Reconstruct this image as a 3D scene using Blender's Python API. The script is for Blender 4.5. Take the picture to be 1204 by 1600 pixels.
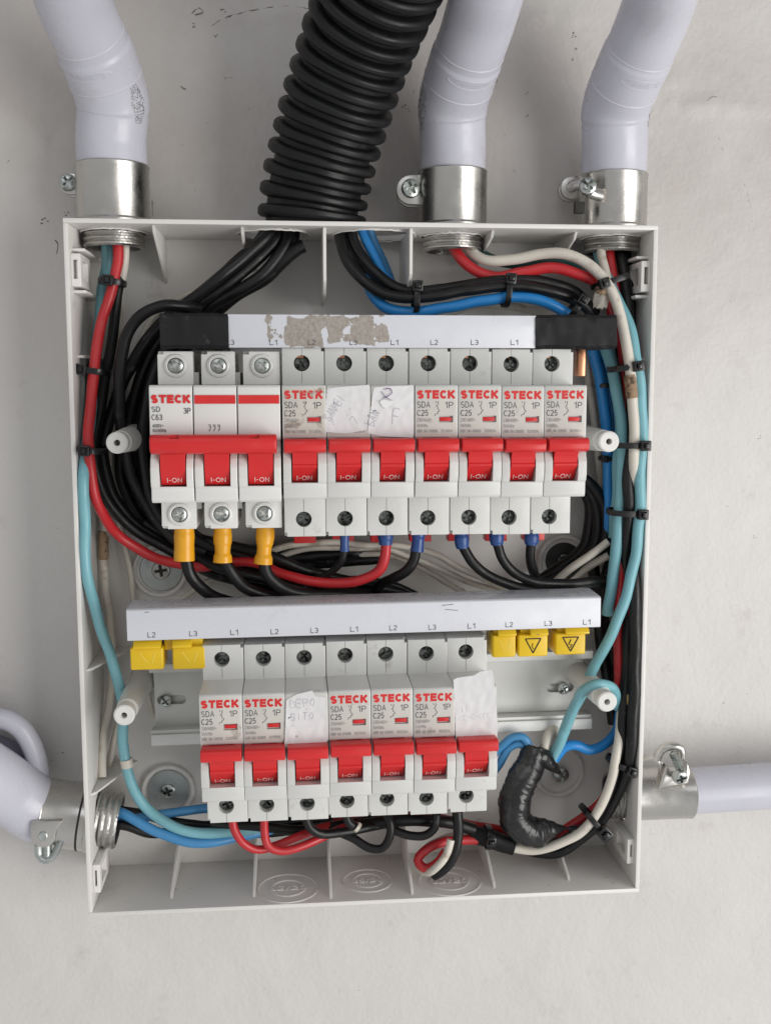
import bpy, bmesh, math, random
from mathutils import Vector, Matrix, noise
random.seed(7)
sc = bpy.context.scene
for o in list(bpy.data.objects): bpy.data.objects.remove(o)
# ------------------------------------------------------------------ camera
FPX, CD = 1636.0, 506.2                               # focal length in photo pixels, lens to wall in mm
Yc = Vector((-148.6, 194.5, FPX)).normalized()        # the wall's normal and its level line, seen by the camera
Xc = Vector((18307, 217, FPX)); Xc = (Xc - Yc * Xc.dot(Yc)).normalized(); Zc = -Xc.cross(Yc)
cr, cu, cf = Vector((Xc.x, Yc.x, Zc.x)), Vector((Xc.y, Yc.y, Zc.y)), Vector((Xc.z, Yc.z, Zc.z))
camd = bpy.data.cameras.new('camera'); cam = bpy.data.objects.new('camera', camd)
sc.collection.objects.link(cam)
camd.sensor_fit = 'VERTICAL'; camd.sensor_height = 24; camd.lens = 24 * FPX / 1600
camd.clip_start = 0.01; camd.clip_end = 50
m = Matrix((cr, cu, -cf)).transposed().to_4x4(); m.translation = Vector((0, -CD * .001, 0))
cam.matrix_world = m; sc.camera = cam
# ------------------------------------------------------------------ world, lamps, exposure
w = bpy.data.worlds.new('World'); sc.world = w; w.use_nodes = True
# soft room light: brighter from the open side below, dimmer from the ceiling side
wn = w.node_tree.nodes; wl = w.node_tree.links; wt_ = wn.new('ShaderNodeTexCoord'); ws = wn.new('ShaderNodeSeparateXYZ'); wl.new(wt_.outputs['Generated'], ws.inputs[0])
wr_ = wn.new('ShaderNodeMapRange'); wr_.inputs[1].default_value = -.7; wr_.inputs[2].default_value = .7; wr_.inputs[3].default_value = .46; wr_.inputs[4].default_value = .24; wl.new(ws.outputs[2], wr_.inputs[0])
wn['Background'].inputs[0].default_value = (.99, .99, .985, 1); wl.new(wr_.outputs[0], wn['Background'].inputs[1])
def area(name, loc, aim, sx, sy, power, col):
    l = bpy.data.lights.new(name, 'AREA'); l.shape = 'RECTANGLE'; l.size = sx; l.size_y = sy
    l.energy = power; l.color = col
    o = bpy.data.objects.new(name, l); sc.collection.objects.link(o); o.location = loc
    o.rotation_euler = (Vector(aim) - Vector(loc)).to_track_quat('-Z', 'Y').to_euler(); return o
area('window_light', (1.15, -1.15, -0.30), (0, 0, -.12), 1.0, 1.2, 15.5, (1.0, .985, .955))
area('cool_fill', (-.35, -1.5, 1.0), (0, 0, -.05), 1.0, .7, 2.2, (.93, .96, 1.0))  # weak cool area lamp, soft fill from the upper left
sc.view_settings.view_transform = 'Standard'; sc.view_settings.look = 'None'
sc.view_settings.exposure = 0.38; sc.view_settings.gamma = 1; sc.view_settings.use_curve_mapping = False

# ------------------------------------------------------------------ helpers (millimetres)
def at(px, py, d):
    v = cf + cr * ((px - 602) / FPX) + cu * ((800 - py) / FPX)
    t = (CD - d) / v.y
    return Vector((v.x * t, -d, v.z * t))
def ppm(px, py, d):                                    # pixels per mm there
    return (at(px + 1, py, d) - at(px, py, d)).length ** -1

class MB:
    def __init__(s): s.bm = bmesh.new()
    def _new(s, n0):
        s.bm.verts.ensure_lookup_table(); return s.bm.verts[n0:]
    def box(s, x0, x1, y0, y1, z0, z1, bev=0, seg=2, mi=0):
        b = bmesh.new()
        bmesh.ops.create_cube(b, size=1)
        for v in b.verts:
            v.co = Vector(((x0 + x1) / 2 + v.co.x * (x1 - x0), (y0 + y1) / 2 + v.co.y * (y1 - y0), (z0 + z1) / 2 + v.co.z * (z1 - z0)))
        if bev: bmesh.ops.bevel(b, geom=b.edges[:], offset=bev, segments=seg, affect='EDGES', profile=.5)
        s.add(b, mi=mi); return s
    def add(s, b, M=None, mi=0, free=True):
        vm = {}
        for v in b.verts: vm[v] = s.bm.verts.new(M @ v.co if M else v.co)
        for f in b.faces:
            try:
                nf = s.bm.faces.new([vm[v] for v in f.verts]); nf.material_index = mi if mi else f.material_index
            except ValueError: pass
        if free: b.free()
        return s
    def pydata(s, vs, fs, mi=0):
        b = [s.bm.verts.new(v) for v in vs]
        for f in fs:
            try: s.bm.faces.new([b[i] for i in f]).material_index = mi
            except ValueError: pass
        return s
    def prism(s, poly, a0, a1, axis='x', bev=0, mi=0, seg=2):
        """poly in the two other axes, extruded a0..a1.  axis x: (y,z)  y: (x,z)  z: (x,y)"""
        b = bmesh.new()
        def mk(a, p):
            return {'x': (a, p[0], p[1]), 'y': (p[0], a, p[1]), 'z': (p[0], p[1], a)}[axis]
        A = [b.verts.new(mk(a0, p)) for p in poly]; B = [b.verts.new(mk(a1, p)) for p in poly]
        n = len(poly)
        b.faces.new(A); b.faces.new(B[::-1])
        for i in range(n): b.faces.new((A[i], B[i], B[(i + 1) % n], A[(i + 1) % n]))
        bmesh.ops.recalc_face_normals(b, faces=b.faces[:])
        if bev: bmesh.ops.bevel(b, geom=b.edges[:], offset=bev, segments=seg, affect='EDGES', profile=.5)
        s.add(b, mi=mi); return s
    def tube(s, pts, rad, seg=14, cap=True, squash=1, mi=0, step=2.0, smooth=True):
        P = spline(pts, step) if smooth else [Vector(p) for p in pts]
        n = len(P); R = rad if callable(rad) else (lambda t: rad)
        L = [0]
        for i in range(1, n): L.append(L[-1] + (P[i] - P[i - 1]).length)
        T = [(P[min(i + 1, n - 1)] - P[max(i - 1, 0)]).normalized() for i in range(n)]
        N = T[0].orthogonal().normalized(); rings = []
        for i in range(n):
            N = (N - T[i] * N.dot(T[i])).normalized(); B = T[i].cross(N); r = R(L[i]) if callable(rad) else rad
            rings.append([s.bm.verts.new(P[i] + (N * math.cos(2 * math.pi * k / seg) + B * math.sin(2 * math.pi * k / seg) * squash) * r) for k in range(seg)])
        for i in range(n - 1):
            for k in range(seg):
                s.bm.faces.new((rings[i][k], rings[i][(k + 1) % seg], rings[i + 1][(k + 1) % seg], rings[i + 1][k])).material_index = mi
        if cap:
            s.bm.faces.new(rings[0][::-1]).material_index = mi; s.bm.faces.new(rings[-1]).material_index = mi
        return s
    def lathe(s, prof, M=None, seg=32, mi=0, closed=False):
        """prof list of (r, h) revolved about local z"""
        M = M or Matrix(); rings = []
        for r, h in prof:
            if r < 1e-6: rings.append([s.bm.verts.new(M @ Vector((0, 0, h)))])
            else: rings.append([s.bm.verts.new(M @ Vector((r * math.cos(2 * math.pi * k / seg), r * math.sin(2 * math.pi * k / seg), h))) for k in range(seg)])
        prs = list(zip(rings, rings[1:])) + ([(rings[-1], rings[0])] if closed else [])
        for a, b in prs:
            for k in range(seg):
                k2 = (k + 1) % seg
                if len(a) == 1 and len(b) == 1: continue
                f = (a[0], b[k2], b[k]) if len(a) == 1 else ((a[k], a[k2], b[0]) if len(b) == 1 else (a[k], a[k2], b[k2], b[k]))
                s.bm.faces.new(f).material_index = mi
        return s
    def xf(s, M):
        bmesh.ops.transform(s.bm, matrix=M, verts=s.bm.verts[:]); return s
    def recalc(s):
        bmesh.ops.recalc_face_normals(s.bm, faces=s.bm.faces[:]); return s

def spline(pts, step=2.0):
    P = [Vector(p) for p in pts]
    if len(P) < 3:
        n = max(1, int((P[1] - P[0]).length / step)); return [P[0].lerp(P[1], i / n) for i in range(n + 1)]
    P = [P[0] * 2 - P[1]] + P + [P[-1] * 2 - P[-2]]
    out = []
    for i in range(1, len(P) - 2):
        p0, p1, p2, p3 = P[i - 1:i + 3]
        t0 = 0; t1 = max((p1 - p0).length, 1e-3) ** .5; t2 = t1 + max((p2 - p1).length, 1e-3) ** .5; t3 = t2 + max((p3 - p2).length, 1e-3) ** .5
        n = max(2, int((p2 - p1).length / step))
        for k in range(n):
            t = t1 + (t2 - t1) * k / n
            A1 = p0 * ((t1 - t) / (t1 - t0)) + p1 * ((t - t0) / (t1 - t0)); A2 = p1 * ((t2 - t) / (t2 - t1)) + p2 * ((t - t1) / (t2 - t1))
            A3 = p2 * ((t3 - t) / (t3 - t2)) + p3 * ((t - t2) / (t3 - t2)); B1 = A1 * ((t2 - t) / (t2 - t0)) + A2 * ((t - t0) / (t2 - t0))
            B2 = A2 * ((t3 - t) / (t3 - t1)) + A3 * ((t - t1) / (t3 - t1)); out.append(B1 * ((t2 - t) / (t2 - t1)) + B2 * ((t - t1) / (t2 - t1)))
    out.append(P[-2]); return out

ORI = {}
def obj(name, mb, mats, parent=None, origin=None, label=None, sharp=32):
    """link as ONE mesh object.  mb is in world mm (or in the parent's local mm when the parent sits at an origin)"""
    bm = mb.bm
    if origin is None and parent is None:
        c = Vector((0, 0, 0))
        for v in bm.verts: c += v.co
        origin = c / max(1, len(bm.verts))
    o3 = Vector(origin) if origin is not None else ORI.get(parent.name, Vector((0, 0, 0)))
    for v in bm.verts: v.co = (v.co - o3) * .001
    bm.normal_update(); ca = math.radians(sharp)
    for f in bm.faces: f.smooth = True
    for e in bm.edges:
        if len(e.link_faces) == 2 and e.calc_face_angle(0) > ca: e.smooth = False
    me = bpy.data.meshes.new(name); bm.to_mesh(me); bm.free()
    for mt in (mats if isinstance(mats, (list, tuple)) else [mats]): me.materials.append(mt)
    o = bpy.data.objects.new(name, me); sc.collection.objects.link(o)
    if parent is None:
        o.location = o3 * .001; ORI[o.name] = o3
    else:
        o.parent = parent; ORI[o.name] = o3
    if label: o['label'] = label
    return o
def tag(o, label, cat, group=None):
    o['label'] = label; o['category'] = cat
    if group: o['group'] = group
    return o
def thing(name, label, cat, org=(0, 0, 0), group=None, ry=0):
    o = bpy.data.objects.new(name, None); sc.collection.objects.link(o)
    o.location = Vector(org) * .001; o.rotation_euler = (0, ry, 0); o.empty_display_size = .01
    ORI[o.name] = Vector(org); return tag(o, label, cat, group)
def local(o): ORI[o.name] = Vector((0, 0, 0)); return o          # children given in local mm
def boolcut(mb, cutters):
    """mb minus cutters (list of MB), exact"""
    def tmp(b):
        me = bpy.data.meshes.new('tmp'); b.bm.to_mesh(me); b.bm.free(); o = bpy.data.objects.new('tmp', me); sc.collection.objects.link(o); return o
    mb.recalc(); o = tmp(mb); cs = []
    for c in cutters:
        c.recalc(); co = tmp(c); cs.append(co)
        md = o.modifiers.new('b', 'BOOLEAN'); md.operation = 'DIFFERENCE'; md.solver = 'EXACT'; md.object = co
    bpy.context.view_layer.update()
    dg = bpy.context.evaluated_depsgraph_get(); me = bpy.data.meshes.new_from_object(o.evaluated_get(dg))
    r = MB(); r.bm.from_mesh(me)
    for x in cs + [o]: bpy.data.objects.remove(x)
    bpy.data.meshes.remove(me); return r
def copy_tree(o, parent=None):
    c = o.copy(); sc.collection.objects.link(c)
    if parent: c.parent = parent
    for ch in list(o.children): copy_tree(ch, c)
    return c
def _arc(cx, cy, rx, ry, a0, a1, n=10):
    return [(cx + rx * math.cos(math.radians(a0 + (a1 - a0) * k / n)), cy + ry * math.sin(math.radians(a0 + (a1 - a0) * k / n))) for k in range(n + 1)]
_S = _arc(.32, .76, .27, .235, 25, 250, 10) + _arc(.36, .255, .27, .255, 85, -155, 12)
_BOWL = lambda y0, y1, x: [(0, y1), (x - .22, y1)] + _arc(x - .22, (y0 + y1) / 2, .22, (y1 - y0) / 2, 80, -80, 7) + [(x - .22, y0), (0, y0)]
GL = {'S': ([_S], .66), 'T': ([[(0, 1), (.66, 1)], [(.33, 1), (.33, 0)]], .66), 'E': ([[(.58, 1), (0, 1), (0, 0), (.58, 0)], [(0, .52), (.52, .52)]], .58),
      'C': ([_arc(.36, .5, .36, .5, 45, 315, 16)], .66), 'K': ([[(0, 0), (0, 1)], [(.64, 1), (.08, .42)], [(.24, .56), (.66, 0)]], .66), 'D': ([[(0, 0), (0, 1), (.26, 1)] + _arc(.26, .5, .38, .5, 80, -80, 10) + [(.26, 0), (0, 0)]], .64),
      'A': ([[(0, 0), (.34, 1), (.68, 0)], [(.14, .34), (.54, .34)]], .68), 'P': ([[(0, 0)] + [(0, 1)] + _BOWL(.46, 1, .58)[1:]], .58), 'V': ([[(0, 1), (.33, 0), (.66, 1)]], .66), 'N': ([[(0, 0), (0, 1), (.62, 0), (.62, 1)]], .62),
      'B': ([_BOWL(.5, 1, .56) , [(0, 1), (0, 0)], _BOWL(0, .5, .6)], .6), 'R': ([[(0, 0), (0, 1)] + _BOWL(.48, 1, .6)[1:], [(.3, .48), (.62, 0)]], .62), 'M': ([[(0, 0), (0, 1), (.38, .15), (.76, 1), (.76, 0)]], .76), 'H': ([[(0, 0), (0, 1)], [(.62, 0), (.62, 1)], [(0, .52), (.62, .52)]], .62),
      'z': ([[(0, .66), (.44, .66), (0, 0), (.44, 0)]], .44), 'I': ([[(.0, 0), (.0, 1)]], .0), 'O': ([_arc(.38, .5, .38, .5, 90, 450, 20)], .76), 'L': ([[(0, 1), (0, 0), (.5, 0)]], .5), '-': ([[(0, .45), (.3, .45)]], .3), '~': ([[(0, .4), (.12, .55), (.3, .42), (.42, .56)]], .42),
      '/': ([[(0, -.05), (.32, 1.05)]], .32), '0': ([_arc(.29, .5, .29, .5, 90, 450, 18)], .58), '1': ([[(.0, .78), (.24, 1), (.24, 0)]], .26), '2': ([_arc(.29, .72, .27, .28, 160, -30, 9) + [(0, 0), (.58, 0)]], .58), '3': ([_arc(.27, .75, .26, .25, 150, -80, 9) + _arc(.27, .26, .29, .26, 80, -150, 9)], .56),
      '4': ([[(.44, 0), (.44, 1), (0, .3), (.6, .3)]], .6), '5': ([[(.52, 1), (.1, 1), (.04, .52)] + _arc(.27, .31, .29, .31, 110, -150, 10)], .56), '6': ([_arc(.29, .31, .27, .31, 90, 450, 14), [(.03, .36), (.12, .8), (.34, 1), (.52, .88)]], .58), '8': ([_arc(.28, .75, .23, .24, 90, 450, 12), _arc(.28, .26, .28, .26, 90, 450, 14)], .56),
      '9': ([_arc(.29, .69, .27, .31, 90, 450, 14), [(.55, .64), (.46, .2), (.24, 0), (.06, .12)]], .58), ' ': ([], .3)}
def ribbon(mb, P, hw, put, mi, closed=False):
    n = len(P); L_ = []; R_ = []
    for i in range(n):
        a = P[i - 1] if i else (P[-2] if closed else None); b = P[i + 1] if i < n - 1 else (P[1] if closed else None); c = P[i]
        d1 = Vector((c[0] - a[0], c[1] - a[1])).normalized() if a else None; d2 = Vector((b[0] - c[0], b[1] - c[1])).normalized() if b else None
        d1 = d1 or d2; d2 = d2 or d1; n1 = Vector((-d1.y, d1.x)); n2 = Vector((-d2.y, d2.x)); m_ = (n1 + n2)
        m_ = m_.normalized() if m_.length > .1 else n1; k = hw / max(.45, m_.dot(n1)); e = Vector((0, 0))
        L_.append(Vector(c) + m_ * k); R_.append(Vector(c) - m_ * k)
    V = [put(v) for v in L_] + [put(v) for v in R_]
    mb.pydata(V, [(i, n + i, n + i + 1, i + 1) for i in range(n - 1)], mi)
def text(mb, s, x0, x1, z0, z1, y, bold=0.0, mi=0, ang=0, M=None, wt=None):
    """lettering filling the rectangle x0..x1, z0..z1 at depth plane y (facing -y)"""
    H = z1 - z0; hw = (wt if wt else (.062 + bold)) * H; tr = hw * 2 / H + .15
    adv = [GL[c][1] for c in s]; tot = sum(adv) + tr * (len(s) - 1); sx = (x1 - x0 - 2 * hw) / tot; sz = H - 2 * hw; cx, cz = (x0 + x1) / 2, (z0 + z1) / 2; u = 0; k = 0
    for c, a in zip(s, adv):
        for st in GL[c][0]:
            P = [((u + p[0]) * sx - tot * sx / 2, (p[1] - .5) * sz) for p in st]
            # square off stroke ends
            closed = (Vector(P[0]) - Vector(P[-1])).length < 1e-4
            if not closed:
                for i, j in ((0, 1), (-1, -2)):
                    d = (Vector(P[i]) - Vector(P[j])).normalized() * (hw * (.9 if c in 'TEKLDPBRNMHI14z' else .2)); P[i] = (P[i][0] + d.x, P[i][1] + d.y)
            k += 1; yy = y - .006 * (k % 3)
            def put(v):
                q = Vector((cx + v.x * math.cos(ang) - v.y * math.sin(ang), yy, cz + v.x * math.sin(ang) + v.y * math.cos(ang))); return M @ q if M else q
            ribbon(mb, P, hw, put, mi, closed)
        u += a + tr
    return mb
def frame(pos, zdir, xdir=None):
    z = Vector(zdir).normalized(); x = Vector(xdir) if xdir else z.orthogonal()
    x = (x - z * x.dot(z)).normalized(); y = z.cross(x)
    M = Matrix((x, y, z)).transposed().to_4x4(); M.translation = Vector(pos); return M

# ------------------------------------------------------------------ materials
def mat(name, col, rough=.45, metal=0, grime=0.0, gcol=(.16, .13, .10), gscale=60, bump=0, bscale=400, var=.06, spec=.5, thr=.62, coat=0, gsharp=.10, rvar=.1):
    mt = bpy.data.materials.new(name); mt.use_nodes = True; nt = mt.node_tree; N = nt.nodes; L = nt.links
    p = N['Principled BSDF']; p.inputs['Roughness'].default_value = rough; p.inputs['Metallic'].default_value = metal
    p.inputs['Specular IOR Level'].default_value = spec; p.inputs['Coat Weight'].default_value = coat
    tc = N.new('ShaderNodeTexCoord'); oi = N.new('ShaderNodeObjectInfo')
    ad = N.new('ShaderNodeVectorMath'); ad.operation = 'ADD'; L.new(tc.outputs['Object'], ad.inputs[0])
    cm = N.new('ShaderNodeCombineXYZ'); L.new(oi.outputs['Random'], cm.inputs[0]); L.new(oi.outputs['Random'], cm.inputs[2]); L.new(cm.outputs[0], ad.inputs[1])
    n1 = N.new('ShaderNodeTexNoise'); n1.inputs['Scale'].default_value = gscale * .5; n1.inputs['Detail'].default_value = 4; L.new(ad.outputs[0], n1.inputs['Vector'])
    mr = N.new('ShaderNodeMapRange'); mr.inputs[1].default_value = .3; mr.inputs[2].default_value = .7; mr.inputs[3].default_value = 1 - var; mr.inputs[4].default_value = 1 + var
    L.new(n1.outputs[0], mr.inputs[0])
    mx = N.new('ShaderNodeVectorMath'); mx.operation = 'SCALE'; mx.inputs[0].default_value = col; L.new(mr.outputs[0], mx.inputs['Scale'])
    out = mx.outputs[0]
    if grime:
        n2 = N.new('ShaderNodeTexNoise'); n2.inputs['Scale'].default_value = gscale; n2.inputs['Detail'].default_value = 9; n2.inputs['Roughness'].default_value = .68; L.new(ad.outputs[0], n2.inputs['Vector'])
        r2 = N.new('ShaderNodeMapRange'); r2.inputs[1].default_value = thr; r2.inputs[2].default_value = thr + gsharp; r2.inputs[3].default_value = 0; r2.inputs[4].default_value = grime; L.new(n2.outputs[0], r2.inputs[0])
        mm = N.new('ShaderNodeMix'); mm.data_type = 'RGBA'; L.new(r2.outputs[0], mm.inputs[0]); L.new(out, mm.inputs[6]); mm.inputs[7].default_value = (*gcol, 1); out = mm.outputs[2]
    L.new(out, p.inputs['Base Color'])
    n4 = N.new('ShaderNodeTexNoise'); n4.inputs['Scale'].default_value = 140; n4.inputs['Detail'].default_value = 3; L.new(ad.outputs[0], n4.inputs['Vector'])
    r4 = N.new('ShaderNodeMapRange'); r4.inputs[1].default_value = .3; r4.inputs[2].default_value = .7; r4.inputs[3].default_value = max(.03, rough - rvar); r4.inputs[4].default_value = min(1, rough + rvar); L.new(n4.outputs[0], r4.inputs[0]); L.new(r4.outputs[0], p.inputs['Roughness'])
    if bump:
        n3 = N.new('ShaderNodeTexNoise'); n3.inputs['Scale'].default_value = bscale; n3.inputs['Detail'].default_value = 3; L.new(ad.outputs[0], n3.inputs['Vector'])
        b = N.new('ShaderNodeBump'); b.inputs['Strength'].default_value = bump; b.inputs['Distance'].default_value = .0006; L.new(n3.outputs[0], b.inputs['Height']); L.new(b.outputs[0], p.inputs['Normal'])
    return mt
BOX = mat('box_plastic', (.73, .71, .685), .42, grime=.55, gcol=(.42, .38, .33), gscale=22, thr=.62, bump=.05, bscale=900, var=.03)
BRK = mat('breaker_plastic', (.62, .62, .60), .42, grime=.5, gcol=(.30, .27, .23), gscale=70, thr=.63, bump=.12, bscale=1500, var=.03)
BRW = mat('breaker_white_plastic', (.70, .695, .675), .35, grime=.5, gcol=(.36, .32, .27), gscale=50, thr=.66, bump=.05, bscale=1500, var=.02)
PAN = mat('label_panel_plastic', (.58, .56, .52), .5, grime=.8, gcol=(.30, .27, .22), gscale=110, thr=.60, var=.04)
RED = mat('red_plastic', (.62, .018, .020), .38, bump=.08, bscale=900, var=.05, grime=.25, gcol=(.35, .12, .10), gscale=90)
REDP = mat('red_print', (.62, .02, .02), .5, grime=.4, gcol=(.55, .45, .40), gscale=300, thr=.64)
INK = mat('grey_print', (.09, .09, .10), .6, grime=.6, gcol=(.45, .44, .42), gscale=400, thr=.6)
INKF = mat('faded_print', (.22, .21, .21), .6, grime=.7, gcol=(.5, .48, .46), gscale=400, thr=.55)
INKB = mat('black_print', (.02, .02, .02), .6)
WPR = mat('white_print', (.75, .72, .70), .5, grime=.5, gcol=(.6, .1, .1), gscale=500, thr=.58)
SCR = mat('zinc_screw', (.50, .53, .51), .34, 1, grime=.8, gcol=(.03, .03, .03), gscale=300, thr=.52)
SCD = mat('dark_screw', (.22, .235, .225), .38, 1, grime=.9, gcol=(.015, .015, .015), gscale=380, thr=.48)
ALU = mat('cast_metal', (.56, .545, .52), .30, 1, grime=.55, gcol=(.24, .22, .20), gscale=30, thr=.55, bump=.035, bscale=900, var=.08, gsharp=.25, rvar=.07)
ALD = mat('rough_metal', (.50, .49, .47), .36, 1, grime=.6, gcol=(.12, .11, .10), gscale=90, thr=.55, bump=.4, bscale=900, var=.15, gsharp=.2)
RAIL = mat('coated_rail', (.66, .665, .65), .45, .05, grime=.3, gcol=(.3, .29, .27), gscale=40, bump=.05)
ZINC = mat('zinc_washer', (.46, .49, .48), .45, .9, grime=.5, gcol=(.2, .2, .2), gscale=60, thr=.55)
PVC = mat('pvc_pipe', (.53, .53, .595), .32, grime=.55, gcol=(.41, .39, .39), gscale=38, thr=.57, var=.03, bump=.03, bscale=300, gsharp=.2)
PVE = mat('pvc_emboss', (.56, .56, .61), .35)
BLK = mat('black_cable', (.0065, .0065, .007), .40, spec=.38, grime=.5, gcol=(.15, .14, .13), gscale=150, thr=.63, bump=.2, bscale=260)
BLH = mat('black_hose', (.005, .0053, .0057), .46, spec=.36, grime=.35, gcol=(.10, .09, .08), gscale=45, thr=.68, bump=.15, bscale=300, gsharp=.06)
TAPE = mat('black_tape', (.008, .008, .009), .55, spec=.3, bump=.4, bscale=120, grime=.4, gcol=(.09, .09, .09), gscale=160, thr=.6)
TAPG = mat('glossy_tape', (.014, .014, .015), .27, spec=.5, bump=.2, bscale=110, grime=.5, gcol=(.10, .10, .10), gscale=90, thr=.55)
TIE = mat('nylon_black', (.008, .008, .009), .3, bump=.1)
WRD = mat('red_wire', (.50, .022, .028), .38, grime=.5, gcol=(.30, .10, .09), gscale=150, thr=.60)
WBL = mat('blue_wire', (.020, .23, .60), .34, grime=.3, gcol=(.02, .08, .2), gscale=110, thr=.64)
WBD = mat('dull_blue_wire', (.06, .25, .50), .38, grime=.35, gcol=(.03, .08, .15), gscale=100, thr=.6)
WTL = mat('teal_wire', (.19, .43, .49), .40, grime=.5, gcol=(.07, .16, .18), gscale=120, thr=.62)
WGN = mat('green_wire', (.02, .075, .07), .4)
WWH = mat('white_wire', (.62, .58, .51), .42, grime=.65, gcol=(.30, .23, .16), gscale=90, thr=.57)
BURN = mat('scorched_sheath', (.30, .20, .12), .7, grime=.9, gcol=(.05, .03, .02), gscale=260, thr=.5)
YEL = mat('yellow_plastic', (.74, .49, .012), .32, grime=.25, gcol=(.5, .35, .02), gscale=80, var=.05)
FEY = mat('yellow_sleeve', (.76, .36, .015), .3, grime=.3, gcol=(.40, .22, .02), gscale=160, thr=.6)
FEB = mat('blue_sleeve', (.025, .07, .24), .33)
PAP = mat('paper_label', (.70, .69, .70), .6, grime=.5, gcol=(.52, .50, .48), gscale=70, thr=.55, bump=.5, bscale=120, gsharp=.25)
PEN = mat('pen_ink', (.40, .40, .46), .6)
COP = mat('copper', (.62, .30, .17), .35, .9, grime=.3, gcol=(.3, .12, .06))
DRK = mat('dark_void', (.03, .028, .025), .8)
BBR = mat('brown_plastic', (.10, .075, .06), .5)
POST = mat('post_plastic', (.74, .73, .70), .38, bump=.05)

def strip_mat(name, patches):
    """white insulated strip; residue of torn labels left in given x ranges (mm, object space)"""
    mt = mat(name, (.66, .67, .72), .30, grime=.25, gcol=(.40, .38, .38), gscale=40, thr=.64, var=.015)
    nt = mt.node_tree; N = nt.nodes; L = nt.links; p = N['Principled BSDF']; prev = p.inputs['Base Color'].links[0].from_socket
    tc = N.new('ShaderNodeTexCoord'); sx = N.new('ShaderNodeSeparateXYZ'); L.new(tc.outputs['Object'], sx.inputs[0])
    n = N.new('ShaderNodeTexNoise'); n.inputs['Scale'].default_value = 130; n.inputs['Detail'].default_value = 7; n.inputs['Roughness'].default_value = .6; L.new(tc.outputs['Object'], n.inputs['Vector'])
    n2 = N.new('ShaderNodeTexNoise'); n2.inputs['Scale'].default_value = 900; n2.inputs['Detail'].default_value = 3; L.new(tc.outputs['Object'], n2.inputs['Vector'])
    tot = None
    def M(op, a, b=None):
        q = N.new('ShaderNodeMath'); q.operation = op
        for i, v in enumerate((a, b)):
            if v is None: continue
            if isinstance(v, (int, float)): q.inputs[i].default_value = v
            else: L.new(v, q.inputs[i])
        return q.outputs[0]
    for x0, x1, z0, z1, s in patches:
        ex = M('SUBTRACT', (x1 - x0) / 2, M('ABSOLUTE', M('SUBTRACT', sx.outputs[0], (x0 + x1) / 2)))
        ez = M('SUBTRACT', (z1 - z0) / 2, M('ABSOLUTE', M('SUBTRACT', sx.outputs[2], (z0 + z1) / 2)))
        e = M('MULTIPLY', M('MINIMUM', ex, ez), 900)                       # 0.9 per mm
        e = M('MINIMUM', e, s)
        v = M('ADD', e, M('MULTIPLY', M('SUBTRACT', n.outputs[0], .5), 8.5))
        v = M('GREATER_THAN', v, 0.35)
        tot = v if tot is None else M('MAXIMUM', tot, v)
    if tot is None: return mt
    cr_ = N.new('ShaderNodeMix'); cr_.data_type = 'RGBA'; L.new(n2.outputs[0], cr_.inputs[0]); cr_.inputs[6].default_value = (.22, .18, .15, 1); cr_.inputs[7].default_value = (.50, .46, .42, 1)
    mx = N.new('ShaderNodeMix'); mx.data_type = 'RGBA'; L.new(tot, mx.inputs[0]); L.new(prev, mx.inputs[6]); L.new(cr_.outputs[2], mx.inputs[7]); L.new(mx.outputs[2], p.inputs['Base Color'])
    bp = N.new('ShaderNodeBump'); bp.inputs['Strength'].default_value = .6; bp.inputs['Distance'].default_value = .0004; L.new(M('MULTIPLY', tot, n2.outputs[0]), bp.inputs['Height']); L.new(bp.outputs[0], p.inputs['Normal'])
    return mt

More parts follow.
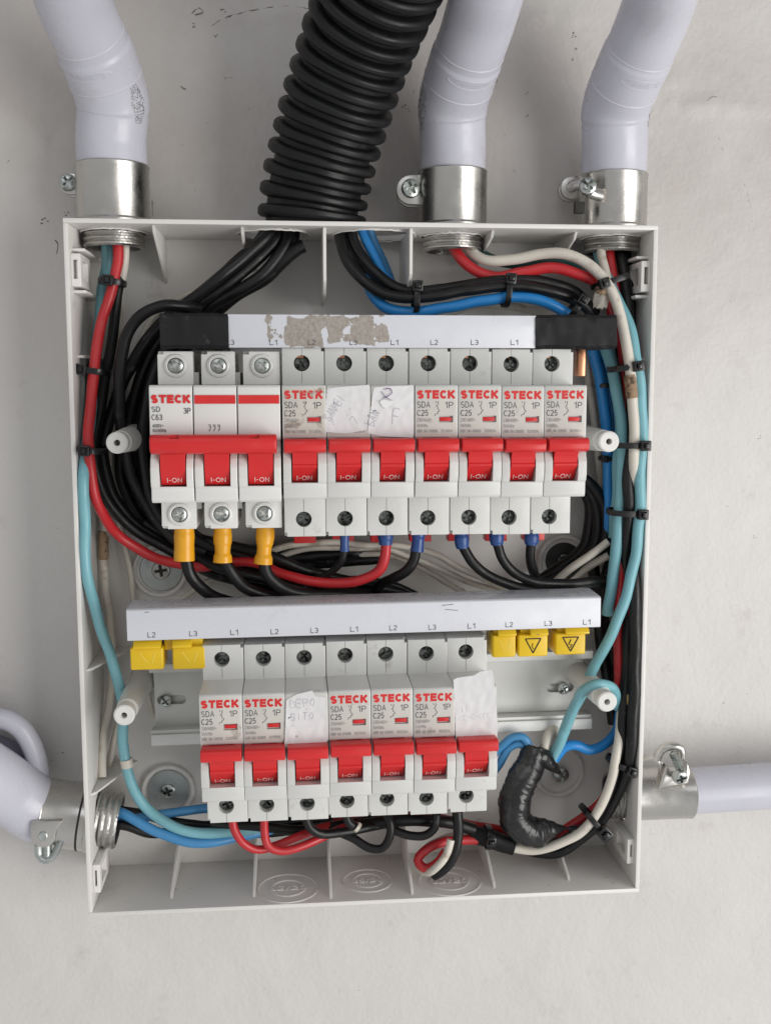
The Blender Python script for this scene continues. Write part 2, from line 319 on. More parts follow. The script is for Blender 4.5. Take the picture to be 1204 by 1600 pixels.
def wall_mat():
    mt = bpy.data.materials.new('painted_plaster'); mt.use_nodes = True; nt = mt.node_tree; N = nt.nodes; L = nt.links; p = N['Principled BSDF']
    tc = N.new('ShaderNodeTexCoord')
    def noi(s, d=4, r=.5, dist=0):
        n = N.new('ShaderNodeTexNoise'); n.inputs['Scale'].default_value = s; n.inputs['Detail'].default_value = d; n.inputs['Roughness'].default_value = r; n.inputs['Distortion'].default_value = dist; L.new(tc.outputs['Object'], n.inputs['Vector']); return n.outputs[0]
    def rng(v, a, b, c, d):
        q = N.new('ShaderNodeMapRange'); L.new(v, q.inputs[0])
        for i, x in enumerate((a, b, c, d)): q.inputs[i + 1].default_value = x
        return q.outputs[0]
    def mix(f, a, b):
        q = N.new('ShaderNodeMix'); q.data_type = 'RGBA'
        L.new(f, q.inputs[0])
        for i, x in ((6, a), (7, b)):
            if isinstance(x, tuple): q.inputs[i].default_value = (*x, 1)
            else: L.new(x, q.inputs[i])
        return q.outputs[2]
    def mul(a, b, op='MULTIPLY'):
        q = N.new('ShaderNodeMath'); q.operation = op; L.new(a, q.inputs[0])
        if isinstance(b, (int, float)): q.inputs[1].default_value = b
        else: L.new(b, q.inputs[1])
        return q.outputs[0]
    base = mix(rng(noi(5, 5, .55), .35, .65, 0, 1), (.595, .575, .555), (.635, .615, .597))
    sp = N.new('ShaderNodeSeparateXYZ'); L.new(tc.outputs['Object'], sp.inputs[0])
    top = rng(sp.outputs[2], -.02, .11, 0, 1)                                # old greasy stain above the box
    base = mix(mul(mul(rng(noi(9, 6, .6), .35, .62, .25, 1), top), .8), base, (.44, .40, .375))
    base = mix(mul(rng(noi(38, 8, .7),   .58, .70, 0, 1), .38), base, (.42, .38, .33))
    dirt = mul(rng(noi(260, 5, .65), .69, .75, 0, 1), rng(noi(14, 3), .50, .62, 0, 1))
    base = mix(mul(dirt, .85), base, (.10, .085, .07))
    L.new(base, p.inputs['Base Color']); p.inputs['Roughness'].default_value = .55
    h = mul(mul(noi(14, 4, .5, .6), 6.0), mul(noi(90, 6, .6), 1.2), 'ADD'); h = mul(h, mul(noi(420, 3), .55), 'ADD')
    # a cracked scab of old plaster (top right)
    b = N.new('ShaderNodeBump'); b.inputs['Strength'].default_value = .36; b.inputs['Distance'].default_value = .0011; L.new(h, b.inputs['Height']); L.new(b.outputs[0], p.inputs['Normal'])
    return mt

# ------------------------------------------------------------------ wall
LUMPS = [(at(px, py, 0).x, at(px, py, 0).z, rx, rz, hh) for px, py, rx, rz, hh in ((1090, 160, 30, 5, 1.5), (390, 20, 50, 3.5, .8), (835, 25, 24, 4, 1.2), (1150, 170, 45, 2, .8), (1040, 130, 16, 9, 1.0), (895, 35, 14, 9, .8), (300, 30, 30, 8, .6))]
def edge_h(x, z):
    """height (mm) of lumps of old plaster at wall point"""
    h = 0
    a = noise.noise(Vector((x * .035, z * .035, 3)))
    h += a * .5
    # ridge of torn plaster running across the top
    for (cx, cz, rx, rz, hh) in LUMPS:
        q = ((x - cx) / rx) ** 2 + ((z - cz - 3 * noise.noise(Vector((x * .06, 0, cx)))) / rz) ** 2
        h += hh * math.exp(-q * 2) * (1 + .8 * noise.noise(Vector((x * .25, z * .25, 1))))
    return h
mb = MB(); n = 190; vs = []; fs = []
X0, X1, Z0, Z1 = -230, 320, -330, 260
for j in range(n + 1):
    for i in range(n + 1):
        x = X0 + (X1 - X0) * i / n; z = Z0 + (Z1 - Z0) * j / n
        k = min(1, min(i, n - i, j, n - j) / 8)
        vs.append((x, -edge_h(x, z) * k, z))
for j in range(n):
    for i in range(n):
        a = j * (n + 1) + i; fs.append((a, a + 1, a + n + 2, a + n + 1))
B = 2200
c = len(vs); vs += [(-B, 0, -B), (B, 0, -B), (B, 0, B), (-B, 0, B)]
k0, k1, k2, k3 = 0, n, (n + 1) * (n + 1) - 1, n * (n + 1)
bot = list(range(0, n + 1)); rgt = [j * (n + 1) + n for j in range(n + 1)]; tp = [n * (n + 1) + i for i in range(n + 1)]; lf = [j * (n + 1) for j in range(n + 1)]
fs += [tuple([c, c + 1] + bot[::-1]), tuple([c + 1, c + 2] + rgt[::-1]), tuple([c + 2, c + 3] + tp), tuple([c + 3, c] + lf)]
mb.pydata(vs, fs)
for v in mb.bm.verts: pass
wall = obj('wall', mb, wall_mat(), origin=(0, 0, 0)); wall['kind'] = 'structure'
# cracks, scratches and dirt specks that stay on the plaster
CRK = mat('crack_line', (.24, .215, .19), .8, var=.5, gscale=300)
mb = MB()
def stroke(pts, r=.18, jit=.6):
    P = []
    for px, py in pts: P.append(at(px, py, 0))
    P = spline(P, 1.2)
    for q in P:
        q.x += random.uniform(-jit, jit) * .4; q.z += random.uniform(-jit, jit) * .4; q.y = -edge_h(q.x, q.z) + .12
    ln = len(P)
    mb.tube(P, lambda L_: r * random.uniform(.5, 1.5), seg=5, smooth=False)
stroke([(330, 40), (355, 28), (385, 18), (420, 12), (455, 10), (490, 16)], .22)
stroke([(300, 22), (312, 14), (318, 20), (306, 24)], .35)
stroke([(345, 17), (357, 14), (352, 20)], .3)
stroke([(238, 314), (239, 340)], .25, .1)
stroke([(86, 375), (90, 380), (89, 398)], .25, .2)
stroke([(1160, 280), (1168, 310), (1174, 345), (1176, 360)], .14)
stroke([(1122, 215), (1130, 240), (1138, 260)], .12)
stroke([(1100, 160), (1108, 154), (1116, 152), (1124, 153)], .22)
stroke([(1088, 185), (1094, 210), (1086, 225)], .10)
stroke([(350, 120), (362, 121)], .15); stroke([(57, 290), (72, 290)], .1); stroke([(302, 42), (306, 40)], .4)
stroke([(282, 135), (290, 139)], .3); stroke([(365, 128), (372, 145), (385, 152)], .08)
for px, py, r in ((352, 122, .5), (286, 137, .5), (337, 56, .5), (303, 40, .7), (286, 227, .4), (324, 193, .35), (305, 299, .35), (822, 146, .5), (822, 180, .5), (788, 212, .4), (803, 268, .4), (775, 127, .8), (630, 168, .7), (637, 172, .6), (896, 55, .7), (897, 78, .7), (894, 95, .5), (645, 143, .5), (14, 253, .4), (70, 345, 1.0), (104, 333, .9), (390, 170, .4),
                  (1169, 745, .4), (1186, 683, .5), (1130, 1100, .4), (1166, 1085, .3), (1018, 1302, .3), (1094, 1122, .3), (1185, 1340, .3), (89, 825, .4), (98, 1178, .5), (82, 1187, .5), (90, 1176, .4), (1135, 792, .35), (1178, 838, .5), (125, 1487, .35), (1070, 30, .35), (560, 1548, .3), (610, 1510, .3), (150, 1448, .3)):
    for k in range(4 if r > .45 else 2):
        q = at(px + random.uniform(-5, 5) * r, py + random.uniform(-5, 5) * r, 0); rr = r * random.uniform(.25, .8)
        q.y = -edge_h(q.x, q.z); b = bmesh.new(); bmesh.ops.create_icosphere(b, subdivisions=1, radius=rr)
        for v in b.verts: v.co = Vector((v.co.x * random.uniform(.6, 1.5), v.co.y * .3, v.co.z * random.uniform(.5, 1.4)))
        mb.add(b, Matrix.Translation(q))
obj('cracks_and_specks', mb, CRK, parent=wall)
# ------------------------------------------------------------------ distribution box
XL, XR, ZT, ZB, DR = -93.2, 160.8, 70.1, -236.4, 50.0
box = thing('distribution_box', 'open white plastic distribution box without its lid, holding both rows of breakers', 'electrical box', ((XL + XR) / 2, 0, ZB))
org = ORI[box.name]
mb = MB()
mb.box(XL, XR, -3.0, -0.3, ZB, ZT, .3)
obj('back_panel', mb, BOX, box)
HT = [(at(178, 342, 24).x, 24, 13.9), (at(428, 365, 26).x, 26, 15.5), (at(585, 368, 26).x, 26, 18), (at(706, 345, 24).x, 24, 13.9), (at(956, 345, 24).x, 24, 13.9)]     # openings in the top wall (x, d, r)
def holeZ(x, d, r, z0, z1, sx=1, jag=.35):
    c = MB(); ph = random.random() * 9
    poly = [(x + r * sx * math.cos(a) * (1 + jag / r * noise.noise(Vector((a * 3, ph, 0)))), -d + r * math.sin(a) * (1 + jag / r * noise.noise(Vector((a * 3, ph, 5))))) for a in [2 * math.pi * k / 40 for k in range(40)]]
    c.prism(poly, z0, z1, 'z'); return c
def wallplate(pts, a0, a1, ax):
    m_ = MB(); m_.prism(pts, a0, a1, ax, bev=.35, seg=2); return m_
T = 2.0
# rims run a touch wavy like the moulding: built from plates butted end to end
mb = MB(); mb.box(XL, XR, -DR, -3.0, ZT - T, ZT, .35)
mb = boolcut(mb, [holeZ(x, d, r, ZT - 5, ZT + 5, 1, 1.6) for x, d, r in HT])
obj('top_wall', mb, BOX, box)
mb = MB(); mb.box(XL, XR, -DR, -3.0, ZB, ZB + T, .35)
obj('bottom_wall', mb, BOX, box)
def holeX(z, d, r, x0, x1):
    c = MB(); ph = random.random() * 9
    c.prism([(-d + (r + .8 * noise.noise(Vector((a * 3, ph, 0)))) * math.cos(a), z + (r + .8 * noise.noise(Vector((a * 3, ph, 0)))) * math.sin(a)) for a in [2 * math.pi * k / 40 for k in range(40)]], x0, x1, 'x'); return c
ZH = -200.4; ZHR = at(1045, 1240, 25).z
mb = MB(); mb.box(XL, XL + T, -DR, -3.0, ZB + T, ZT - T, .3); mb = boolcut(mb, [holeX(ZH, 25, 13.7, XL - 3, XL + 5)]); obj('side_wall', mb, BOX, box)
mb = MB(); mb.box(XR - T, XR, -DR, -3.0, ZB + T, ZT - T, .3); mb = boolcut(mb, [holeX(ZHR, 24, 12.5, XR - 5, XR + 3)]); obj('side_wall', mb, BOX, box)
# ragged edges left by the knife round the openings
for x, d, r in HT:
    m_ = MB(); ph = random.random() * 20; P_ = [(Vector((x + (r + .5 + 1.1 * noise.noise(Vector((a * 2.2, ph, 0)))) * math.cos(a), -d + (r + .5 + 1.1 * noise.noise(Vector((a * 2.2, ph, 0)))) * math.sin(a), ZT - T - .25 - .7 * abs(noise.noise(Vector((a * 4, ph, 3))))))) for a in [2 * math.pi * k / 70 for k in range(71)]]
    m_.tube(P_, lambda L_: .35 + .3 * abs(noise.noise(Vector((L_ * .5, ph, 7)))), seg=6, smooth=False); obj('torn_edge', m_, BOX, box)
# strengthening ribs
def rib(poly, a0, a1, ax):
    m_ = MB(); m_.prism(poly, a0, a1, ax, bev=.2, seg=1); obj('rib', m_, BOX, box)
zt = ZT - T; zb = ZB + T
for x, dz, s in ((at(507, 350, 48).x, 28, 1), (at(643, 350, 48).x, 24, 1)):
    rib([(-3, zt), (-46, zt), (-45, zt - dz * .8), (-38, zt - dz), (-3, zt - dz - 2)], x - .7, x + .7, 'x')
for x, dd, dz in ((at(243, 350, 46).x - 1, 46, 20), (at(378, 350, 44).x, 44, 13), (at(770, 352, 44).x, 44, 11), (at(900, 352, 42).x, 42, 13)):
    rib([(-3, zt), (-dd, zt), (-dd + 3, zt - 3), (-3, zt - dz)], x - .6, x + .6, 'x')
for px, dd, dz in ((268, 40, 10), (397, 42, 12), (517, 47, 16), (644, 47, 18), (772, 44, 13), (888, 40, 11)):
    x = at(px, 1405, dd).x
    rib([(-3, zb), (-dd, zb), (-dd + 2, zb + 2), (-3, zb + dz + 4)], x - .7, x + .7, 'x')
for z, dd in ((at(120, 557, 40).z, 40), (at(131, 1048, 44).z, 44), (at(145, 1242, 44).z, 44)):
    rib([(XL + T, -3), (XL + T, -dd), (XL + T + 2, -dd + 2), (XL + T + 15, -3)], z - .6, z + .6, 'z')
for z, dd in ((at(1015, 562, 42).z, 42), (at(1000, 1010, 40).z, 40)):
    rib([(XR - T, -3), (XR - T, -dd), (XR - T - 2, -dd + 2), (XR - T - 12, -3)], z - .6, z + .6, 'z')
# latch catches near the rim
def catch(x0, sgn, z0, z1):
    m_ = MB(); d0, d1 = 26, 47
    a, b = sorted((x0, x0 + sgn * 4.2)); m_.box(a, b, -d1, -d0, z0, z1, .4)
    c = MB(); c.box(a + (1.0 if sgn > 0 else 1.4), b - (1.4 if sgn > 0 else 1.0), -d1 - 1, -d0 - 5, z0 + 3.2, z1 - 2.6)
    c2 = MB(); c2.box(min(x0 + sgn * 2, x0 + sgn * 8), max(x0 + sgn * 2, x0 + sgn * 8), -d1 + 4, -d0 - 5, z0 + 3.2, z1 - 2.6)
    m_ = boolcut(m_, [c, c2]); a, b = sorted((x0, x0 + sgn * 5.5))
    
    if z0 > 0: m_.box(a, b, -d1 + 3, -3.2, z1 + 1.2, z1 + 2.4, .2); m_.box(a, b, -d1 + 3, -3.2, z0 - 2.4, z0 - 1.2, .2)
    obj('latch_catch', m_, BOX, box)
catch(XL + T, 1, at(110, 448, 46).z, at(110, 396, 46).z); catch(XR - T, -1, at(1012, 456, 46).z, at(1012, 408, 46).z); catch(XL + T, .8, at(148, 1394, 46).z, at(148, 1350, 46).z); catch(XR - T, -.8, at(990, 1348, 46).z, at(990, 1310, 46).z)
# cover posts
def post(px, py, dtip, bx, bz):
    tip = at(px, py, dtip); base = Vector((bx if bx is not None else tip.x, -3, bz if bz is not None else tip.z)); L_ = (tip - base).length
    M_ = frame(base, tip - base, (1, 0, 0)); m_ = MB()
    m_.lathe([(6.6, 0), (5.6, L_ * .45), (4.7, L_ - 9), (3.9, L_ - 8), (3.9, L_ - 6), (4.5, L_ - 5.6), (4.5, L_ - .5), (3.9, L_), (1.35, L_), (1.25, L_ - 8), (0, L_ - 8)], M_, 32)
    fin = MB(); fin.prism([(0, 0), (0, L_ * .7), (12, 0)], -.6, .6, 'y')
    o_ = obj('cover_post', m_, POST, box)
post(183, 692, 66, None, None); post(951, 690, 66, None, None); post(194, 1118, 66, None, None); post(948, 1097, 66, None, None)
# fixing bosses moulded round each wall screw
SCW = [(250, 891), (880, 876), (263, 1235), (872, 1206)]
for px, py in SCW:
    q = at(px, py, 5); m_ = MB()
    m_.lathe([(13.2, 0), (13.0, 2.6), (12.4, 3.2), (11.6, 3.2), (11.0, 2.6), (10.8, 1.2), (0, 1.2)], frame((q.x, -3, q.z), (0, -1, 0)), 48)
    obj('fixing_boss', m_, BOX, box)
# knock-out rings with raised size lettering on the bottom wall
def knock(px, py, rx, ry, s, r2):
    d = 26; q = at(px, py, d); z = zb
    q = None
    # intersect the pixel ray with the bottom wall plane
    v = cf + cr * ((px - 602) / FPX) + cu * ((800 - py) / FPX); t = zb / v.z; q = Vector((v.x * t, v.y * t - CD, zb))
    m_ = MB()
    for rr in (rx, rx * r2):
        M_ = frame(q, (0, 0, 1), (1, 0, 0)); m_.lathe([(rr - .55, 0), (rr - .4, .35), (rr, .5), (rr + .4, .35), (rr + .55, 0)], M_, 56)
    c_ = MB(); text(c_, s, -rx * .62, rx * .62, -2.0, 2.0, 0, .01)
    r_ = bmesh.ops.extrude_face_region(c_.bm, geom=c_.bm.faces[:]); bmesh.ops.translate(c_.bm, verts=[g for g in r_['geom'] if isinstance(g, bmesh.types.BMVert)], vec=(0, -.5, 0))
    # (x, y, z) -> lying on the wall, read from the front
    Mx = Matrix(((1, 0, 0, q.x), (0, 0, 1, q.y), (0, -1, 0, zb), (0, 0, 0, 1)))
    m_.add(c_.bm, Mx); m_.recalc(); obj('knockout_ring', m_, BOX, box)
knock(450, 1388, 14.0, 0, '32/20', .56); knock(574, 1376, 11.5, 0, '25/20', .60); knock(702, 1377, 14.6, 0, '32/20', .60)
m_ = MB(); q = at(210, 1338, 3); m_.lathe([(3.4, 0), (3.3, .3), (3, .3), (2.9, 0)], frame((q.x, -3, q.z), (0, -1, 0)), 32); obj('moulding_mark', m_, BOX, box)
m_ = MB(); a = at(547, 911, 3); b = at(598, 903, 3); text(m_, '08/11/20', a.x, b.x + 1.2, a.z - .6, a.z + 2.3, -3.06, .012, ang=-.06); obj('printed_date', m_, INKB, box)
m_ = MB(); m_.tube([at(362, 1360, 4), at(410, 1358, 9), at(472, 1357, 10)], .12, seg=5); obj('pencil_line', m_, INKB, box)

# ------------------------------------------------------------------ screws
def cross_head(r, h=1.4, slot=.36, dome=.5, M=None):
    m_ = MB(); m_.lathe([(0, -1.2), (r, -1.2), (r, h * .35), (r * .93, h * .7), (r * .7, h * .92), (r * .35, h), (0, h)], None, 32)
    c1 = MB(); c1.box(-r * .68, r * .68, -r * .17, r * .17, -h * .3, h + 2); c2 = MB(); c2.box(-r * .17, r * .17, -r * .68, r * .68, -h * .3, h + 2); c3 = MB(); c3.lathe([(0, h * .0), (r * .26, h * .1), (r * .32, h + 1), (0, h + 1)], None, 12)
    m_ = boolcut(m_, [c1, c2, c3]); return m_
def rot(m_, M): m_.xf(M); return m_
def wall_screw(px, py, d, rw, label, wm, ang, sr=4.2, sm=None, washer=True):
    q = at(px, py, d); t = thing('fixing_screw', label, 'screw', q, 'screws fixing the box to the wall')
    if washer:
        m_ = MB(); m_.lathe([(sr - 1, 0), (rw, 0), (rw, .9), (rw - .3, 1.15), (sr * .9, 1.3)], frame((q.x, -3.9, q.z), (0, -1, 0)), 44); obj('washer', m_, wm, t)
    m_ = cross_head(sr, 1.3); m_.xf(frame((q.x, -5.6 if washer else -6.2, q.z), (0, -1, 0), (math.cos(ang), 0, math.sin(ang)))); obj('screw_head', m_, sm or SCR, t)
    g_ = MB(); g_.box(-sr * .62, sr * .62, -sr * .13, sr * .13, -.3, .25); g_.box(-sr * .13, sr * .13, -sr * .62, sr * .62, -.3, .262); g_.xf(frame((q.x, -5.6 if washer else -6.2, q.z), (0, -1, 0), (math.cos(ang), 0, math.sin(ang)))); obj('slot_dirt', g_, DRK, t)
    return t
wall_screw(252, 891, 5, 10.2, 'grey washer and cross head screw left of the yellow sleeves, half under the red wire', ZINC, .15, 4.4, ALD)
wall_screw(263, 1235, 5, 10.2, 'bluish zinc washer and cross screw left of the lower breaker row', ZINC, .35, 3.6, SCR)
wall_screw(880, 876, 5, 9.0, 'blackened washer and screw inside the thick black cable coil', mat('sooty_metal', (.05, .055, .05), .4, .6), .4, 3.6, SCD)
q = at(876, 1211, 8); t = thing('fixing_screw', 'bare cross head screw without washer right of the taped splice', 'screw', q, 'screws fixing the box to the wall')
m_ = cross_head(4.0, 1.6); m_.xf(frame(q, (0, -1, 0), (math.cos(.4), 0, math.sin(.4)))); obj('screw_head', m_, SCR, t)
m_ = MB(); m_.lathe([(0, -4), (1.7, -4), (1.7, 0), (0, 0)], frame(q, (0, -1, 0)), 16); obj('shank', m_, SCR, t)

# ------------------------------------------------------------------ conduits and connectors
def threads(M, r, h0, h1, n, wall_=1.9, seg=48):
    m_ = MB(); prof = [(r - wall_, h0)]
    for k in range(n):
        a = h0 + (h1 - h0) * k / n; b = h0 + (h1 - h0) * (k + 1) / n
        prof += [(r - .75, a + .05), (r, a + (b - a) * .35), (r, a + (b - a) * .6), (r - .75, b - .05)]
    prof += [(r - wall_, h1)]
    m_.lathe(prof, M, seg, closed=True); return m_
def connector(label, base, axis, xd, r, L_, thr, zr, lugf, tl=6.8):
    """base on the outside of the box wall; axis outwards; xd = local x (towards the ear)"""
    t = thing('conduit_connector', label, 'conduit connector', base, 'metal clamp connectors round the box')
    M = frame(base, axis, xd)
    m_ = MB(); m_.lathe([(r - 1.6, 0.4), (r + .2, .4), (r + .9, .8), (r + .9, 2.2), (r + .2, 3.2), (r + .2, L_ - 1.0), (r + .45, L_ - .5), (r + .1, L_), (r - 1.4, L_), (r - 1.4, 0.4)], M, 72, closed=False)
    for v in m_.bm.verts:
        v.co += Vector((noise.noise(v.co * .12), noise.noise(v.co * .12 + Vector((9, 0, 0))), noise.noise(v.co * .12 + Vector((0, 9, 0))))) * .10
    obj('clamp_collar', m_, ALU, t)
    obj('threaded_end', threads(M, thr, -2.2 - tl, .35, 4), ALD, t)
    lugf(t, M); return t
def front_ear(x0, z0, w_, hh, dface, rs, double=False, gap=0, ps_=.3):
    """ear in the world frame: a rounded lug standing off the collar, screw head facing the viewer"""
    def f(t, M):
        m_ = MB(); cx = x0; pts = []
        for k in range(17):
            a = math.pi / 2 + math.pi * k / 16; pts.append((cx + hh * math.cos(a), z0 + hh * math.sin(a)))
        pts = [(cx + w_, z0 + hh)] + pts + [(cx + w_, z0 - hh)]
        m_.prism(pts[::-1], -dface, -dface + 3.0, 'y', bev=.5)
        obj('clamp_ear', m_, ALU, t)
        m_ = MB(); m_.prism([(p[0] + .6, p[1] - (1.2 if double else 0)) for p in pts[::-1]], -dface + 6.5, -dface + 9.5, 'y', bev=.5); obj('clamp_ear', m_, ALU, t)
        q = Vector((cx - .2, -dface - .9, z0 + .3)); h = cross_head(rs, 1.9); h.xf(frame(q, (.12, -1, .05), (math.cos(ps_), 0, math.sin(ps_)))); s_ = obj('clamp_screw', h, SCR, t)
        m_ = MB(); prof = []
        for k in range(12): prof += [(1.5, k * 1.1), (2.0, k * 1.1 + .5)]
        m_.lathe([(0, 0)] + prof + [(0, 13.4)], frame(q + Vector((0, .6, 0)), (-.12, 1, -.05)), 16); obj('screw_thread', m_, SCR, t)
    return f
c1 = at(178, 342, 24); RB = 15.6
connector('metal clamp connector on the top left conduit, small round lug on its left', (c1.x, -24, ZT), (0, 0, 1), (-1, 0, 0), 15.7, at(178, 247, 39.7).z - ZT, 13.3, 0,
          front_ear(at(108, 287, 22).x, at(108, 287, 22).z, 7, 4.6, 22, 3.7, ps_=.7))
c2 = at(706, 345, 24)
connector('metal clamp connector on the conduit right of the corrugated hose, broad lug and shiny screw', (c2.x, -24, ZT), (0, 0, 1), (-1, 0, 0), 15.4, at(706, 257, 39.4).z - ZT, 13.3, 0,
          front_ear(at(642, 296, 27).x, at(642, 296, 27).z, 8, 6.6, 27, 4.2, ps_=.5))
c3 = at(956, 345, 24)
def ear3(t, M):
    front_ear(at(896, 291, 20).x, at(896, 291, 20).z, 8, 5.2, 17, 2.6, ps_=1)(t, M)
    q = at(918, 292, 44); m_ = MB(); m_.tube([q + Vector((-6, 6, 1)), q + Vector((-3, 2, 2)), q + Vector((1.5, 2.5, -1.5)), q + Vector((7, 5, -2.5))], 3.0, seg=14, squash=.8); obj('clamp_ear', m_, ALU, t)
    h = cross_head(3.8, 2.0); h.xf(frame(q + Vector((-.5, -1, 0)), (-.15, -1, .1), (math.cos(.8), 0, math.sin(.8)))); obj('clamp_screw', h, SCR, t)
    a = at(905, 322, 40); m_ = MB(); m_.box(a.x - 2, a.x + 2.4, a.y, a.y + 3, a.z - 3, a.z + 2, .2); obj('clamp_gap', m_, DRK, t)
connector('metal clamp connector on the top right conduit with its ears split open', (c3.x, -24, ZT), (0, 0, 1), (-1, 0, 0), 15.2, at(956, 263, 39.2).z - ZT, 13.2, 0, ear3)
# left connector (leaves the box leftwards, a little down)
def earL(t, M):
    q = at(68, 1306, 42)
    m_ = MB(); pts = [(q.x + 5.5 * math.cos(a), q.z + 5.5 * math.sin(a)) for a in [math.pi + math.pi * k / 14 for k in range(15)]]; pts = [(q.x - 5.0, q.z + 7), (q.x - 5.5, q.z + 5)] + pts + [(q.x + 5.9, q.z + 2), (q.x + 9, q.z + 7)]
    m_.prism(pts, -42.5, -39.7, 'y', bev=.6); obj('clamp_ear', m_, ALU, t)
    m_ = MB(); m_.lathe([(0, 0), (2.1, 0), (2.1, .5), (1.7, .8), (0, .5)], frame((q.x, -42.5, q.z), (0, -1, 0)), 20); obj('clamp_rivet', m_, ZINC, t)
    q2 = at(74, 1335, 38); m_ = MB(); m_.tube([q2 + Vector((-3.2, 0, 5)), q2 + Vector((-3.2, 0, 0)), q2 + Vector((0, -1, -2.2)), q2 + Vector((3.2, 0, 0)), q2 + Vector((6.5, 1, 7)), q2 + Vector((9, 3, 12))], 2.3, seg=14, squash=.7); m_.tube([q2 + Vector((0, 0, -1)), q2 + Vector((0, 1, 6))], 2.0, seg=12); obj('clamp_bolt', m_, ZINC, t)
    qa = at(107, 1305, 37); m_ = MB(); m_.box(qa.x - 5, qa.x + 4, -38, -30, qa.z - 3.5, qa.z + 3.5, .4); obj('lug_block', m_, mat('pale_zinc', (.42, .44, .50), .35, .8), t)
    # strap gap: the dark curved slit near the box
qL = at(130, 1262, 25)
connector('worn metal clamp connector on the left side of the box, bolt lug hanging below', (XL, -25, ZH), (-1, 0, .17), (0, 0, -1), 15.2, XL - at(62, 1262, 34).x, 13.0, 0, earL, tl=9.0)
m_ = MB(); M_ = frame((XL - 5.2, -25, ZH + .9), (-1, 0, .17)); m_.lathe([(15.0, 0), (15.65, .1), (15.65, 1.0), (15.0, 1.1)], M_, 60)
obj('strap_slit', m_, DRK, bpy.data.objects['conduit_connector.003'])
# right connector
def earR(t, M):
    q = at(1038, 1192, 36)
    m_ = MB(); m_.tube([q + Vector((-9, 4, 1)), q + Vector((-5.5, 1, 3)), q + Vector((-2, 0, 0)), q + Vector((-1, 3, -5))], 1.7, seg=12, squash=.7)
    q = at(1050, 1178, 38); m_.tube([q + Vector((-6.5, 3, -3)), q + Vector((-5, 1, 2)), q + Vector((-1, 0, 4)), q + Vector((3.5, 0, 3)), q + Vector((4.5, 1, -1.5))], 2.7, seg=16, squash=.8); obj('clamp_ear', m_, ALU, t)
    m_ = MB(); prof = []
    for k in range(11): prof += [(1.6, k * .9), (2.1, k * .9 + .45)]
    m_.lathe([(0, -1)] + prof + [(0, 10.4)], frame(at(1050, 1176, 41), (.38, -.4, -1)), 18); obj('screw_thread', m_, SCR, t)
    m_ = MB(); q3 = at(1060, 1212, 41); m_.prism([(q3.x - 9, q3.z - 7), (q3.x - 5.5, q3.z + 5), (q3.x - 3.5, q3.z + 1.5), (q3.x + 3.5, q3.z + 1.5), (q3.x + 4.5, q3.z + 6.5), (q3.x + 6.5, q3.z + 1), (q3.x + 5.5, q3.z - 5)][::-1], -39.5, -32, 'y', bev=.9, seg=3); obj('clamp_ear', m_, ALU, t)
    h = cross_head(3.6, 2.2); h.xf(frame(at(1061, 1213, 44), (.1, -1, -.35), (1, 0, .3))); obj('clamp_screw', h, SCR, t)
connector('dull metal clamp connector on the right side of the box holding a thin conduit', (XR, -24, at(1045, 1240, 25).z), (1, 0, 0), (0, 0, 1), 12.3, at(1083, 1240, 30).x - XR, 11.2, 0, earR, tl=6.0)

GRPP = 'grey plastic conduits entering the box'
def pipe(label, pts, r, mats=PVC, extra=None, r1=None):
    t = thing('conduit_pipe', label, 'conduit', pts[0], GRPP); m_ = MB(); m_.tube(pts, r, seg=48, step=2.5); obj('pipe_body', m_, mats, t); return t
PIPES = {}
def bentpipe(label, P, r, steps, emb=None, stamp=None, sr=None):
    """P path; steps = list of (arc length, radius after) giving moulded shoulders"""
    t = thing('conduit_pipe', label, 'conduit', P[0], GRPP)
    Lc = lambda L_: r + sum(dr * (1 / (1 + math.exp(-(L_ - a) * 5))) for a, dr in steps)
    m_ = MB(); m_.tube(P, Lc, seg=64, step=.8); obj('pipe_body', m_, PVC, t); PIPES[t.name] = (spline(P, .8), Lc)
    return t
def along(t, L_):
    """point, direction and radius of a pipe at arc length L_"""
    P_, Rf = PIPES[t.name]; a = 0
    for i in range(1, len(P_)):
        s_ = (P_[i] - P_[i - 1]).length
        if a + s_ >= L_: return P_[i - 1].lerp(P_[i], (L_ - a) / s_), (P_[min(i + 2, len(P_) - 1)] - P_[max(i - 3, 0)]).normalized(), Rf(L_)
        a += s_
    return P_[-1], (P_[-1] - P_[-2]).normalized(), Rf(a)
def onpipe(t, L_, roll, rise=0):
    c, d_, r = along(t, L_); M = frame(c, d_, (1, 0, 0)); return M @ Vector((math.cos(roll) * (r + rise), math.sin(roll) * (r + rise), 0))
def embossed(t, L0, s, wdeg, hgt, roll, matl=PVE):
    m_ = MB(); c_ = MB(); text(c_, s, -wdeg / 2, wdeg / 2, -hgt / 2, hgt / 2, 0, .0)
    for v in c_.bm.verts: v.co = onpipe(t, L0 + v.co.z, roll + math.radians(v.co.x), .18)
    m_.add(c_.bm)
    for sg in (-1, 1):
        P_ = []
        for k in range(21):
            u = -1 + 2 * k / 20; P_.append(onpipe(t, L0 + sg * hgt * 1.1 * math.sqrt(max(0, 1 - u * u)), roll + math.radians(u * wdeg * .68), .0))
        m_.tube(P_, .17, seg=6, smooth=False)
    obj('embossed_mark', m_, matl, t)
def ringline(t, L0, name='moulded_ring', w_=.2):
    c, d_, r = along(t, L0); m_ = MB(); m_.lathe([(r - .05, -w_ * 2), (r + w_, 0), (r - .05, w_ * 2)], frame(c, d_), 72); obj(name, m_, PVE, t)
